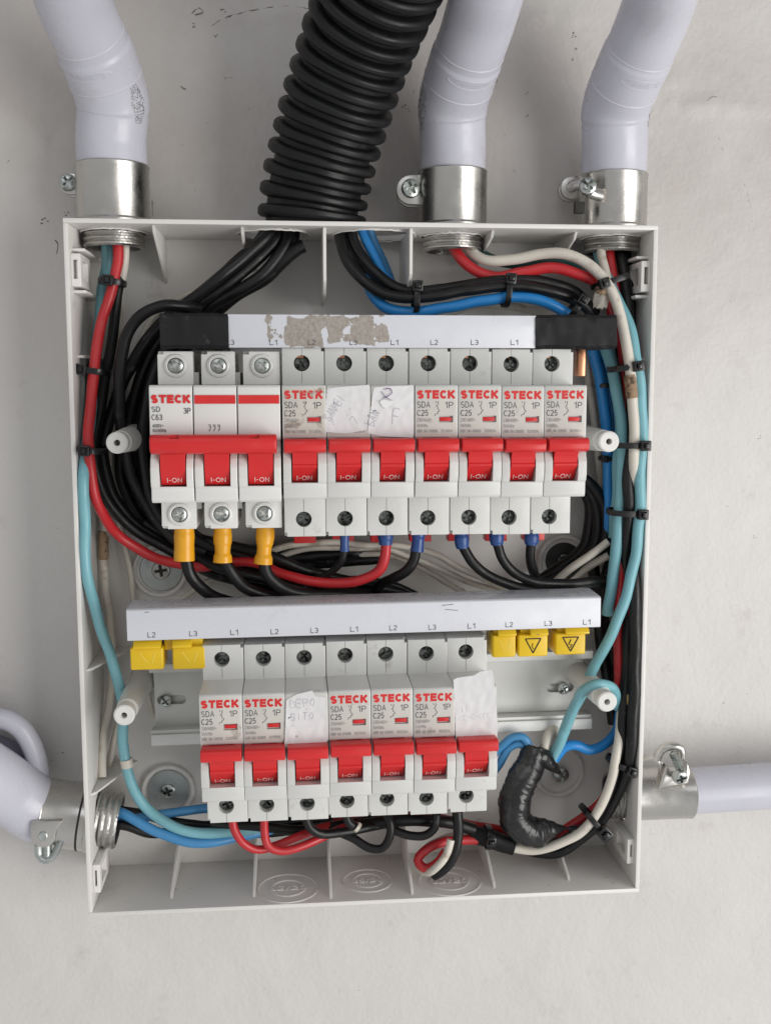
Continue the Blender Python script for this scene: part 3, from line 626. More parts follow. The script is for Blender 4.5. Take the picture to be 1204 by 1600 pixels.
def barcode(t, L0, roll, wdeg, h):
    m_ = MB(); z = -h / 2
    while z < h / 2:
        n_ = 9
        for k in range(n_):
            if random.random() < .25: continue
            ww = math.radians(wdeg) * (1 - abs(z) / h * 1.1); a0 = roll - ww / 2 + k * ww / n_; b = random.uniform(.3, .8); w2 = ww / n_ * random.uniform(.4, .95)
            m_.pydata([onpipe(t, L0 + zz, a, .05) for zz in (z, z + b) for a in (a0, a0 + w2)], [(0, 1, 3, 2)])
        z += random.uniform(.7, 1.1)
    obj('printed_stamp', m_, INKF, t)
# top left
P = [at(178, 300, 24), at(178, 245, 24), at(177, 200, 25), at(176, 160, 29), at(163, 115, 37), at(143, 65, 48), at(120, 15, 60), at(104, -40, 74), at(92, -90, 86), at(88, -220, 96), at(88, -420, 98)]
P[0:3] = [Vector((c1.x, -24, ZT + 4)), Vector((c1.x, -24, ZT + 26)), Vector((c1.x, -24.5, ZT + 38))]; p = bentpipe('grey conduit curving up to the left from the top left connector', P, 15.1, [(46, .45), (74, -.7)])
embossed(p, 70, 'TIAKKETS', 58, 2.0, math.radians(-101))
ringline(p, 60); ringline(p, 79)
barcode(p, 51, math.radians(-36), 30, 16)
# right of the hose
P = [at(706, 300, 24), at(706, 250, 24), at(706, 205, 26), at(707, 165, 31), at(720, 115, 43), at(736, 70, 55), at(752, 20, 68), at(765, -35, 84), at(772, -90, 96), at(778, -220, 106), at(780, -420, 108)]
P[0:3] = [Vector((c2.x, -24, ZT + 4)), Vector((c2.x, -24, ZT + 24)), Vector((c2.x, -25, ZT + 37))]; p = bentpipe('grey conduit rising behind the corrugated hose end, leaning right', P, 14.7, [(46, .5), (76, -.6)])
embossed(p, 73, 'TIAKKETS', 60, 2.0, math.radians(-85)); ringline(p, 63); ringline(p, 80)
barcode(p, 50, math.radians(-166), 40, 18)
# top right
P = [at(958, 300, 24), at(958, 255, 24), at(959, 215, 26), at(962, 170, 31), at(980, 120, 43), at(1003, 70, 55), at(1025, 15, 68), at(1040, -40, 84), at(1048, -90, 96), at(1054, -220, 106), at(1056, -420, 108)]
P[0:3] = [Vector((c3.x, -24, ZT + 4)), Vector((c3.x, -24, ZT + 24)), Vector((c3.x, -25, ZT + 35))]; p = bentpipe('grey conduit curving up to the right from the top right connector', P, 14.7, [(46, .5), (78, -.5)])
embossed(p, 73, 'TIAKKETS', 58, 2.0, math.radians(-84)); ringline(p, 63); ringline(p, 80)
barcode(p, 50, math.radians(-22), 26, 16)
# lower left: conduit leaving the clamp, and the bend behind it
P = [Vector((XL - 6, -25, ZH + 1)), Vector((XL - 24, -25.5, ZH + 4.1)), at(22, 1240, 30), at(-20, 1212, 40), at(-90, 1172, 52), at(-240, 1110, 60), at(-420, 1090, 60)]
bentpipe('grey conduit running left from the left side connector', P, 14.6, [])
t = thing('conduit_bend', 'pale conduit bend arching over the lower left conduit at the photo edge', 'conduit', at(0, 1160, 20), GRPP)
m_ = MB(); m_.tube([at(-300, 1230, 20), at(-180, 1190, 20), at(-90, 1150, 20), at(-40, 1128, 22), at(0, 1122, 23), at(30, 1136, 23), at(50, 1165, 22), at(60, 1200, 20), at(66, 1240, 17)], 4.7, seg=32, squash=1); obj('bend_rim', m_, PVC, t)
m_ = MB(); m_.tube([at(-80, 1195, 14), at(-20, 1188, 14), at(15, 1205, 14), at(30, 1240, 14)], 12.5, seg=40); obj('bend_inner', m_, mat('painted_shade_pvc', (.11, .105, .16), .5), t)  # shade inside the bend painted in as a dark violet pipe colour
# right
z = at(1045, 1236, 24)
P = [Vector((XR + 4, -24, at(1045, 1240, 25).z)), Vector((XR + 25, -24, at(1045, 1240, 25).z + .4)), at(1150, 1231, 24), at(1230, 1226, 24), at(1320, 1224, 25), at(1560, 1216, 25)]
bentpipe('thin grey conduit running right from the right side connector', P, 11.2, [])

# corrugated hose
hp = [at(486, 352, 27), at(489, 320, 28), at(498, 270, 31), at(513, 210, 36), at(534, 140, 44), at(558, 70, 54), at(584, 5, 66), at(612, -60, 80), at(640, -120, 94), at(690, -260, 110), at(730, -420, 114)]
def hr(L_):
    u = (L_ / 8.25) % 1.0
    e = math.sqrt(max(0, 1 - ((u - .5) / .36) ** 2)) if abs(u - .5) < .34 else 0
    return 20.3 + 3.8 * min(1, e * 1.06) ** .85
m_ = MB(); m_.tube(hp, hr, seg=64, step=.42)
for v in m_.bm.verts: v.co += Vector((noise.noise(v.co * .05), noise.noise(v.co * .05 + Vector((7, 0, 0))), noise.noise(v.co * .05 + Vector((0, 7, 0))))) * .35
h = obj('corrugated_hose', m_, BLH, sharp=60); tag(h, 'thick black corrugated hose coming down onto the top of the box', 'hose')
# ------------------------------------------------------------------ mounting rails
def rail(label, x0, x1, zc, tilt, px=None):
    o = ((x0 + x1) / 2, 0, zc); t = thing('mounting_rail', label, 'rail', o, ry=tilt); local(t)
    h = (x1 - x0) / 2; m_ = MB()
    m_.box(-h, h, -21, -19.5, -17.5, -12.5, .3); m_.box(-h, h, -21, -19.5, 12.5, 17.5, .3)
    m_.box(-h, h, -19.4, -14, -13.7, -12.5, .2); m_.box(-h, h, -19.4, -14, 12.5, 13.7, .2); m_.box(-h, h, -15, -13.9, -12.4, 12.4, .2)
    obj('rail_profile', m_, RAIL, t); return t, h
# ------------------------------------------------------------------ single pole breaker
def screw_obj(parent, x, z, d, r, mt, ang):
    m_ = cross_head(r, 1.5); m_.xf(frame((x, -d, z), (0, -1, 0), (math.cos(ang), 0, math.sin(ang)))); return obj('terminal_screw', m_, mt, parent)
def make_breaker():
    t = thing('circuit_breaker', 'x', 'circuit breaker'); local(t)
    W = 17.55; m_ = MB()
    prof = [(-22, 15.6), (-62, 15.6), (-62, .4), (-83.2, .2), (-84, -.6), (-84, -20.4), (-83.2, -21.4), (-82.0, -22), (-82.0, -24.5), (-84.8, -27.2), (-86.3, -31), (-86.3, -36.5), (-85.6, -38.6), (-84.6, -39.4), (-84.4, -44.6), (-83.6, -45.6), (-62.6, -46.2), (-62, -46.6), (-62, -64), (-22, -64)]
    m_.prism(prof, .1, W, 'x', bev=.28, seg=2)
    cs = []
    c = MB(); c.lathe([(0, 0), (3.35, 0), (3.35, 12), (0, 12)], frame((8.3, -51, 9.3), (0, -1, 0)), 32); cs.append(c)
    c = MB(); c.lathe([(0, 0), (3.35, 0), (3.35, 12), (0, 12)], frame((8.3, -51, -56.6), (0, -1, 0)), 32); cs.append(c)
    c = MB(); c.box(3.3, 14.0, -95, -72, -39.0, -21.0); cs.append(c)
    c = MB(); c.box(8.2, 8.42, -70, -61.5, 12.2, 20); cs.append(c)
    c = MB(); c.box(8.2, 8.42, -70, -61.5, .9, 6.4); cs.append(c)
    c = MB(); c.box(8.2, 8.42, -70, -61.5, -53.9, -47); cs.append(c)
    c = MB(); c.box(8.2, 8.42, -70, -61.5, -70, -59.6); cs.append(c)
    c = MB(); c.box(9.8, 15.5, -90, -82.9, -14.9, -12.2); cs.append(c)
    c = MB(); c.box(-1, 1.2, -64, -58, -66, -62.2); cs.append(c)
    c = MB(); c.box(16.4, 19, -64, -58, 14.2, 17); cs.append(c)
    m_ = boolcut(m_, cs); b = obj('housing', m_, BRK, t)
    # inset label panel, slightly warmer than the housing
    m_ = MB(); m_.box(.65, 17.0, -84.12, -83.4, -19.9, -.9, .1)
    c = MB(); c.box(9.8, 15.5, -90, -82.0, -14.9, -12.2); m_ = boolcut(m_, [c]); obj('label_panel', m_, PAN, t)
    m_ = MB(); m_.box(10.2, 15.1, -83.5, -82.6, -14.4, -12.8, .1); obj('state_window', m_, RED, t)
    m_ = MB(); y = -84.16
    text(m_, 'STECK', .7, 16.2, -5.4, -1.9, y, .085, 0)
    text(m_, 'SDA', .8, 6.2, -9.0, -6.4, y, .0, 1); text(m_, '1P', 12.3, 15.6, -9.2, -6.6, y, .0, 1); text(m_, 'C25', .8, 5.4, -12.3, -9.8, y, .008, 1)
    text(m_, '230/400V~', .8, 7.0, -14.6, -13.1, y, .0, 2); text(m_, '50/60Hz', .8, 5.2, -16.8, -15.5, y, .0, 2); text(m_, 'NBR NM 60898', .8, 9.2, -19.0, -17.7, y, .0, 2); text(m_, '10000A', 10.6, 15.4, -19.0, -17.7, y, .0, 2)
    def sl(pts, mi=1): m_.tube([(a, y + .02, c_) for a, c_ in pts], .13, seg=5, mi=mi, step=.4)
    sl([(9.4, -6.3), (9.4, -7.4), (8.6, -8.6)]); sl([(9.3, -8.5), (9.3, -9.6), (9.9, -9.8), (9.9, -10.4), (9.3, -10.6)]); sl([(9.3, -10.6), (9.2, -11.4), (8.2, -11.6), (8.2, -12.3)]); sl([(8.5, -7.0), (8.5, -6.3)])
    obj('lettering', m_, [REDP, INK, INKF], t)
    # rocker
    g = thing_part = None
    m_ = MB()
    m_.prism([(-83, -21.2), (-89.5, -21.0), (-90.8, -21.7), (-91.4, -23.4), (-91.0, -25.6), (-89.6, -26.5), (-86.2, -26.9), (-82.6, -24)], .55, 17.1, 'x', bev=.35, seg=3)
    m_.prism([(-80, -22), (-89.0, -25.8), (-86.6, -28.6), (-85.9, -31.2), (-86.4, -31.6), (-86.4, -32.6), (-85.7, -33.0), (-81.0, -38.6), (-78, -38.8)], 3.75, 13.6, 'x', bev=.15, seg=1)
    tg = obj('rocker_switch', m_, RED, t)
    m_ = MB(); text(m_, 'I-ON', 5.5, 11.7, -38.1, -36.2, 0, .0)
    for v in m_.bm.verts: v.co.y = -(85.7 - (-33.0 - v.co.z) * (4.7 / 5.6) + .06)
    obj('on_lettering', m_, WPR, tg)
    screw_obj(t, 8.3, 9.3, 57.2, 3.2, SCD, .5); screw_obj(t, 8.3, -56.6, 57.2, 3.2, SCD, .9)
    m_ = MB(); m_.box(4.0, 14.0, -31, -24, -71.5, -64.05, .3); obj('rail_clip', m_, RED, t)
    m_ = MB(); m_.box(3.0, 14.2, -54, -34, -64.5, -63.8, .1); obj('terminal_mouth', m_, DRK, t)
    return t
SC = [(8.3, 0, 9.3), (8.3, 0, -56.6)]; proto = make_breaker(); used = [False]
def place(origin, ry, label, group, k):
    t = proto if not used[0] else copy_tree(proto); used[0] = True; origin = Vector(origin) + Vector((random.uniform(-.08, .08), 0, random.uniform(-.22, .22))); ry += random.uniform(-.0035, .0035)
    origin = Vector((origin[0], random.uniform(-.25, .25), origin[2])); t.location = Vector(origin) * .001; t.rotation_euler = (0, ry, 0); ORI[t.name] = Vector((0, 0, 0)); tag(t, label, 'circuit breaker', group)
    for ch in t.children:
        if ch.name.startswith('terminal_screw'):                      # every screw stopped at its own angle
            a_ = random.uniform(-.6, .6)
            zc_ = SC[0 if sum(v.co.z for v in ch.data.vertices) > 0 else 1]; ch.matrix_basis = Matrix.Translation(Vector(zc_) * .001) @ Matrix.Rotation(a_, 4, 'Y') @ Matrix.Translation(-Vector(zc_) * .001)
    return t
R1A = at(440, 603, 84); R1B = at(917, 603, 84); ry1 = 0.0
pit1 = (R1B.x - R1A.x) / 7
def row_pt(A, ry, x, z=0): return A + Vector((x * math.cos(ry) + z * math.sin(ry), 0, -x * math.sin(ry) + z * math.cos(ry)))
ry1 = -ry1
L1 = ['single pole breaker right of the triple breaker, grimy face with uncovered printing', 'upper row breaker under a slanted paper sticker with pencilled scrawl reading BANHEI', 'upper row breaker whose paper sticker is torn, with purple ink over a white tear',
      'bare faced upper breaker right next to the torn sticker, blue sleeve lead under it', 'fourth bare faced breaker counted from the right end of the upper row' , 'upper row breaker second from the copper tip, scuffed shoulder above its face', 'upper row breaker at the far right end, beside the copper tip']
L1[4] = 'upper row breaker third from the right end, clean face with red printing'
top = []
for k in range(7):
    t = place(row_pt(R1A, ry1, k * pit1 + .1), ry1, L1[k], 'single pole breakers of the upper row', k); top.append(t)
R2A = at(310, 1088, 84); ry2 = -math.radians(.45); pit2 = (at(776, 1072, 84).x - R2A.x) / 7
L2 = ['lower row breaker at the left end, beside the yellow caps', 'lower row breaker second from the left, bare face, left of the small curled sticker', 'lower row breaker covered by the small curled sticker with two pencilled lines', 'lower row breaker at the centre, first bare face right of the curled sticker', 'lower row breaker between two bare faced ones, right of the centre one',
      'lower row breaker with bare face, directly left of the big blank sticker', 'lower row breaker at the right end under the big crumpled sticker']
bot = []
for k in range(7):
    t = place(row_pt(R2A, ry2, k * pit2), ry2, L2[k], 'single pole breakers of the lower row', k); bot.append(t)
DIRTY = mat('filthy_label_panel', (.56, .53, .48), .55, grime=.9, gcol=(.26, .21, .16), gscale=130, thr=.52, var=.1); WORN = mat('worn_red_print', (.60, .03, .03), .5, grime=.95, gcol=(.40, .34, .28), gscale=260, thr=.50)
for ch in top[0].children:
    if ch.name.startswith(('label_panel', 'lettering')):
        ch.material_slots[0].link = 'OBJECT'; ch.material_slots[0].material = DIRTY if ch.name.startswith('label') else WORN
# ------------------------------------------------------------------ triple pole main breaker
def make_main():
    A = at(232, 604, 84.5); pt = (R1A.x - .3 - A.x) / 3; A.y = 0
    t = thing('main_breaker', 'wide white three pole main breaker with one long red tie bar', 'circuit breaker', A); t.rotation_euler = (0, 0, 0); t['category'] = 'main breaker'; local(t)
    o = []
    for k in range(3):
        x0 = k * pt; W = pt - .35; m_ = MB()
        prof = [(-24, .6), (-83.6, .6), (-84.6, -.4), (-84.9, -20.4), (-84.2, -21.4), (-83.0, -22), (-83.0, -26), (-85.6, -28.5), (-87.2, -32), (-87.2, -37), (-86.4, -39.4), (-85.4, -40.4), (-85.2, -44.9), (-84.0, -46.2), (-24, -46.2)]
        m_.prism(prof, x0 + .1, x0 + W, 'x', bev=.45, seg=3)
        c = MB(); c.box(x0 + 3.6, x0 + 14.2, -95, -72, -39.6, -21.4)
        m_ = boolcut(m_, [c]); h = obj('pole_housing', m_, BRW, t)
        sx0 = x0 + (.8 if k == 0 else 1.4) ; sx1 = x0 + W - (1.6 if k < 2 else .1)
        for (z0, z1, zs, zz) in ((.7, 14.6, 8.6, 1), (-60.0, -46.3, -53.6, -1)):
            m_ = MB(); m_.box(sx0, sx1, -60.5, -24, z0, z1, .4)
            m_.box(sx1 - .2, sx1 + 1.9, -56, -24, min(z0, z1) + (0 if zz > 0 else 8), max(z0, z1) - (8.6 if zz > 0 else 0), .1)
            cx = (sx0 + sx1) / 2 + .2
            m_.lathe([(3.3, -2), (3.35, 1.2), (3.8, 1.5), (4.6, 1.1), (5.0, .1), (5.0, -2)], frame((cx, -60.4, zs), (0, -1, 0)), 40)
            c = MB(); c.lathe([(0, 0), (3.3, 0), (3.3, 14), (0, 14)], frame((cx, -56, zs), (0, -1, 0)), 32)
            c2 = MB(); c2.box(sx0 - 1, sx0 + 2.6, -64, -57, (z1 - 1.3) if zz > 0 else z0 - 1, (z1 + 2) if zz > 0 else z0 + 1.3)
            m_ = boolcut(m_, [c2]); obj('terminal_block', m_, BRW, t)
            s_ = cross_head(3.2, 1.6); s_.xf(frame((cx, -60.2, zs), (0, -1, 0), (math.cos(k + .4), 0, math.sin(k + .4)))); obj('terminal_screw', s_, SCR, t)
        m_ = MB(); m_.prism([(-80, -22), (-88, -25), (-87.2, -30), (-86.9, -33), (-83.9, -39.0), (-78, -39.2)], x0 + 4.0, x0 + 13.8, 'x', bev=.15, seg=1); r_ = obj('rocker_switch', m_, RED, t)
        m_ = MB(); text(m_, 'I-ON', x0 + 6.4, x0 + 12.2, -38.0, -36.1, 0, .0)
        for v in m_.bm.verts: v.co.y = -(86.9 - (-33.0 - v.co.z) * .5 + .06)
        obj('on_lettering', m_, WPR, r_)
    m_ = MB(); m_.prism([(-84, -19.2), (-91.5, -18.6), (-93.2, -19.4), (-94.0, -21.2), (-93.6, -24.4), (-92.2, -26.0), (-88, -26.6), (-84, -25)], .9, pt * 3 - 1.9, 'x', bev=.7, seg=3)
    cs = []
    for a in (8.6, 39.6):
        c = MB(); c.box(a, a + 3.6, -100, -91.5, -20.2, -17); cs.append(c)
    m_ = boolcut(m_, cs); obj('tie_bar', m_, RED, t)
    y = -85.02; m_ = MB(); text(m_, 'STECK', .8, 16.2, -6.6, -3.2, y, .085, 0); text(m_, 'SD', 1.0, 4.4, -10.0, -7.8, y, .0, 1); text(m_, 'C63', 1.0, 5.2, -13.2, -10.9, y, .0, 1); text(m_, '3P', 13.4, 16.3, -10.7, -8.4, y, .0, 1)
    text(m_, '400V~', 1.2, 5.6, -16.1, -14.7, y, .008, 1); text(m_, '50/60Hz', 1.2, 6.6, -17.9, -16.6, y, .008, 1)
    for a in (7.0, 8.8, 10.6):
        b = pt + a - .4; m_.tube([(b, y, -15.0), (b, y, -16.6), (b - .6, y, -17.6)], .13, seg=5, mi=1, step=.5); text(m_, '1 3 5 2 4 6'.split()[int((a - 7) / 1.8)], b - .9, b - .35, -15.9, -14.9, y, 0, 1)
    for k in (1, 2):
        m_.pydata([(k * pt + .5, y, -3.4), (k * pt + 16.6, y, -3.4), (k * pt + 16.6, y, -6.8), (k * pt + .5, y, -6.8)], [(0, 1, 2, 3)], 0)
    obj('lettering', m_, [REDP, INK], t)
    return t
make_main()
# ------------------------------------------------------------------ paper stickers on the breakers (each belongs to its breaker)
STK = {'B': [[(0, 0), (0, 1), (.6, .85), (.1, .5), (.7, .25), (0, 0)]], 'A': [[(0, 0), (.35, 1), (.7, 0)], [(.15, .4), (.55, .4)]], 'N': [[(0, 0), (0, 1), (.6, 0), (.6, 1)]], 'H': [[(0, 0), (0, 1)], [(.6, 0), (.6, 1)], [(0, .5), (.6, .5)]],
       'E': [[(.6, 1), (0, 1), (0, 0), (.6, 0)], [(0, .5), (.5, .5)]], 'I': [[(.3, 0), (.3, 1)]], 'D': [[(0, 0), (0, 1), (.6, .6), (.5, .1), (0, 0)]], 'P': [[(0, 0), (0, 1), (.6, .8), (.4, .5), (0, .5)]], 'T': [[(0, 1), (.7, 1)], [(.35, 1), (.35, 0)]],
       'O': [[(.3, 0), (0, .5), (.3, 1), (.6, .5), (.3, 0)]], 'S': [[(.6, .9), (.1, .9), (.1, .5), (.55, .45), (.5, 0), (0, .1)]], 'F': [[(.6, 1), (0, 1), (0, 0)], [(0, .5), (.5, .5)]], '/': [[(0, 0), (.6, 1)]], '-': [[(0, .5), (.6, .5)]], 'C': [[(.6, .9), (.1, .8), (0, .3), (.5, 0)]]}
def sticker(b, pts, y, writing, curl, seed, lbl, extra=None):
    random.seed(seed); lx = [p[0] for p in pts]; lz = [p[1] for p in pts]; x0, x1, z0, z1 = min(lx), max(lx), min(lz), max(lz)
    def hgt(x, z):
        u = (z - z0) / (z1 - z0); v = (x - x0) / (x1 - x0)
        return .18 + .22 * noise.noise(Vector((x * .35, z * .35, seed))) + curl * (max(0, u - .88) * 7) ** 2 * .5 + .25 * curl * max(0, .12 - u) * 8 + .18 * curl * (v - .5) ** 2
    # fill outline with a grid, clipped
    def bound(v):                                    # v 0..1 along height -> left/right of the outline
        z = z0 + (z1 - z0) * v; xs = []
        n_ = len(pts)
        for i in range(n_):
            (xa, za), (xb, zb_) = pts[i], pts[(i + 1) % n_]
            if (za - z) * (zb_ - z) <= 0 and abs(za - zb_) > 1e-6: xs.append(xa + (xb - xa) * (z - za) / (zb_ - za))
        return min(xs), max(xs), z
    NU, NV = 34, 40; V = []; Fq = []
    for side in (0, 1):
        for j in range(NV + 1):
            a, c, z = bound(min(.999, max(.001, j / NV)))
            a += .25 * noise.noise(Vector((z * 1.2, seed, 0))); c += .25 * noise.noise(Vector((z * 1.2, seed, 9)))
            for i in range(NU + 1):
                x = a + (c - a) * i / NU; zz = z + (.3 * noise.noise(Vector((x * 1.1, seed, 4))) if j in (0, NV) else 0)
                V.append((x, y - hgt(x, z) + (.0 if side else .1), zz))
    n1 = (NU + 1) * (NV + 1)
    for j in range(NV):
        for i in range(NU):
            q = j * (NU + 1) + i; Fq.append((q, q + NU + 1, q + NU + 2, q + 1)); Fq.append((n1 + q, n1 + q + 1, n1 + q + NU + 2, n1 + q + NU + 1))
    for i in range(NU):
        Fq.append((i, i + 1, n1 + i + 1, n1 + i)); q = NV * (NU + 1) + i; Fq.append((q + 1, q, n1 + q, n1 + q + 1))
    for j in range(NV):
        q = j * (NU + 1); Fq.append((q + NU + 1, q, n1 + q, n1 + q + NU + 1)); q += NU; Fq.append((q, q + NU + 1, n1 + q + NU + 1, n1 + q))
    m_ = MB(); m_.pydata(V, Fq); s = obj('paper_sticker', m_, PAP, b, label=lbl)
    m_ = MB()
    for (wd, ox, oz, hx, hz, ang, r) in writing:
        cx = ox
        for ch in wd:
            for st in STK.get(ch, []):
                P_ = []
                for (a, c) in st:
                    X = (cx - ox) + a * hx + random.uniform(-.08, .08) * hx; Z = c * hz + random.uniform(-.06, .06) * hz
                    P_.append((ox + X * math.cos(ang) - Z * math.sin(ang), oz + X * math.sin(ang) + Z * math.cos(ang)))
                PP = spline([(p[0], 0, p[1]) for p in P_], .35); PP = [(p.x, y - hgt(p.x, p.z) - .02, p.z) for p in PP]
                m_.tube(PP, r, seg=5, smooth=False)
            cx += hx * .98
    if extra:
        for P_ in extra:
            PP = spline([(p[0], 0, p[1]) for p in P_], .35); m_.tube([(p.x, y - hgt(p.x, p.z) - .02, p.z) for p in PP], .11, seg=5, smooth=False)
    obj('handwriting', m_, PEN, s)
    return s
# pixel outline -> breaker local coordinates (mm)
def loc1(t_, A, ry, pxs, d=84.3):
    o_ = []
    for px, py in pxs:
        p = at(px, py, d) - A; o_.append((p.x * math.cos(-ry) + p.z * math.sin(-ry), -p.x * math.sin(-ry) + p.z * math.cos(-ry)))
    return o_
def bA(row, k): return row_pt(R1A, ry1, k * pit1 + .1) if row == 1 else row_pt(R2A, ry2, k * pit2)
o_ = loc1(None, bA(1, 1), ry1, [(511, 607), (577, 602), (577, 606), (573, 673), (540, 678), (506, 676)])
sticker(top[1], o_, -84.1, [('BANHEI', 1.4, -14.2, 1.9, 3.6, .95, .10)], .5, 3, 'grey white sticker with slanting pencilled letters', [[(9.0, -14.2), (10.4, -12.4), (12.3, -15.4)], [(3, -16), (2, -13)]])
o_ = loc1(None, bA(1, 2), ry1, [(584, 605), (646, 602), (645, 684), (622, 680), (600, 683), (574, 678)])
s_ = sticker(top[2], o_, -84.1, [('BAN', 1.2, -16.5, 2.3, 4.0, 1.15, .12), ('F', 8.6, -15.5, 3.4, 6.0, -.15, .15)], .6, 5, 'wrinkled sticker with a torn white spot and purple ink', None)
m_ = MB(); m_.tube([(5.2, -84.85, -1.6), (7.6, -84.9, -1.2), (8.6, -84.9, -2.8), (7.0, -84.95, -4.2), (4.8, -84.9, -5.2)], .16, seg=5); m_.tube([(4.2, -84.85, -2.2), (5.8, -84.9, -4.6), (7.8, -84.9, -5.6)], .13, seg=5); obj('purple_ink', m_, mat('purple_ink', (.16, .09, .24), .5), s_)
m_ = MB(); m_.prism([(3.4, -6.4), (5.0, -5.6), (7.6, -6.2), (9.2, -6.0), (8.6, -7.8), (6.0, -9.4), (4.6, -8.6)][::-1], -84.95, -84.7, 'y'); obj('paper_tear', m_, mat('white_tear', (.80, .80, .80), .5), s_)
o_ = loc1(None, bA(2, 2), ry2, [(447, 1094), (462, 1084), (488, 1078), (494, 1090), (508, 1088), (511, 1130), (511, 1168), (478, 1170), (444, 1168), (446, 1130)])
sticker(bot[2], o_, -84.1, [('DEPO', 2.2, -6.0, 2.8, 3.4, .03, .10), ('SITO', 2.2, -11.4, 2.6, 3.0, .03, .10), ('-', 2.2, -14.6, 2.2, 2, .1, .1)], 1.0, 8, 'small curled sticker with two faint pencilled lines', None)
o_ = loc1(None, bA(2, 6), ry2, [(708, 1060), (740, 1056), (752, 1048), (768, 1046), (771, 1058), (774, 1085), (777, 1130), (776, 1158), (740, 1160), (712, 1158), (710, 1100)])
sticker(bot[6], o_, -84.2, [('II', 2.2, -10.8, 2.2, 2.6, .05, .07), ('CC-C-CCC', 2.0, -14.6, 1.7, 2.4, .08, .06)], 1.0, 12, 'large crumpled sticker, almost blank', None)
random.seed(21)
# ------------------------------------------------------------------ rails (behind the breakers)
rail('hidden steel rail behind the upper breaker row', -50, 128, -22, 0)
A = at(241, 1090, 21); B_ = at(912, 1062, 21); zc = (A.z + B_.z) / 2
o = ((A.x + B_.x) / 2, 0, zc); t = thing('mounting_rail', 'pale grey rail bracket behind the lower breaker row with slotted screw holes', 'rail', o, ry=-math.radians(.45)); local(t)
h = (B_.x - A.x) / 2; m_ = MB(); m_.box(-h, h, -20.5, -19, -14.5, 15.5, .3)
cs = []
cR = at(875, 1075, 21) - Vector(o); cL = at(268, 1094, 21) - Vector(o)
for c0 in (cL, cR):
    x, z = c0.x, c0.z + c0.x * -math.sin(math.radians(.45)); c = MB(); pp = [(x - 4.5 + 2.2 * math.cos(a), z + 2.2 * math.sin(a)) for a in [math.pi / 2 + math.pi * k / 10 for k in range(11)]] + [(x + 4.5 + 2.2 * math.cos(a), z + 2.2 * math.sin(a)) for a in [-math.pi / 2 + math.pi * k / 10 for k in range(11)]]
    c.prism(pp, -30, -10, 'y'); cs.append(c)
m_ = boolcut(m_, cs); obj('bracket_plate', m_, RAIL, t)
m_ = MB(); m_.box(-h - 1, h + 2, -27.5, -20.6, 15.6, 17.2, .3); m_.box(-h - 1, h + 2, -29, -27.6, 13.2, 17.2, .4); obj('bracket_flange', m_, RAIL, t)
m_ = MB(); m_.box(-h - 1, h + 2, -27.5, -20.6, -17.4, -14.6, .3); m_.box(-h - 1, h + 2, -29, -27.6, -21.5, -16.2, .4); obj('bracket_flange', m_, RAIL, t)
m_ = MB(); m_.box(-h, h, -18.0, -4.0, -10, 11, .3); obj('bracket_backing', m_, RAIL, t)
for c0, dx in ((cL, -2.5), (cR, 1.2)):
    x, z = c0.x + dx, c0.z + c0.x * -math.sin(math.radians(.45)); s_ = cross_head(2.9, 1.6); s_.xf(frame((x, -21.6, z), (0, -1, 0), (math.cos(.6), 0, math.sin(.6)))); obj('bracket_screw', s_, SCR, t)
# ------------------------------------------------------------------ phase busbars
dB = 64.0
A = at(250, 518, dB); B_ = at(962, 518, dB); o = Vector(((A.x + B_.x) / 2, 0, (at(600, 492, dB).z + at(600, 543.5, dB).z) / 2)); hz = (at(600, 492, dB).z - at(600, 543.5, dB).z) / 2
t = thing('busbar', 'white busbar strip over the upper breaker row, ends in black tape, torn label residue', 'busbar', o, 'white busbar covers'); local(t)
def lx(px, py=518, d=dB): return at(px, py, d).x - o.x
M_ = strip_mat('busbar_white', [(-.0265 if 0 else (lx(419)) * .001, lx(440) * .001, (-hz + 1) * .001, (hz - .5) * .001, .15), (lx(444) * .001, lx(506) * .001, (-hz + .3) * .001, (hz - .3) * .001, 1.6), (lx(511) * .001, lx(584) * .001, (-hz + 1.5) * .001, (hz - .5) * .001, 1.3), (lx(586) * .001, lx(606) * .001, -.004, (hz - .5) * .001, .05)])
m_ = MB(); m_.box(lx(356), lx(837), -dB, -dB + 15, -hz, hz, .3, mi=0); obj('insulating_strip', m_, M_, t)
m_ = MB()
for px, s in ((360, 'L3'), (427, 'L1'), (487, 'L2'), (552, 'L3'), (616, 'L1'), (678, 'L2'), (741, 'L3'), (803, 'L1')):
    x = lx(px, 534); z = at(px, 535, dB).z - o.z; w_ = 1.65
    text(m_, s, x - w_, x + w_, z - 1.1, z + 1.1, -dB - .03, .01)
obj('phase_lettering', m_, INK, t)
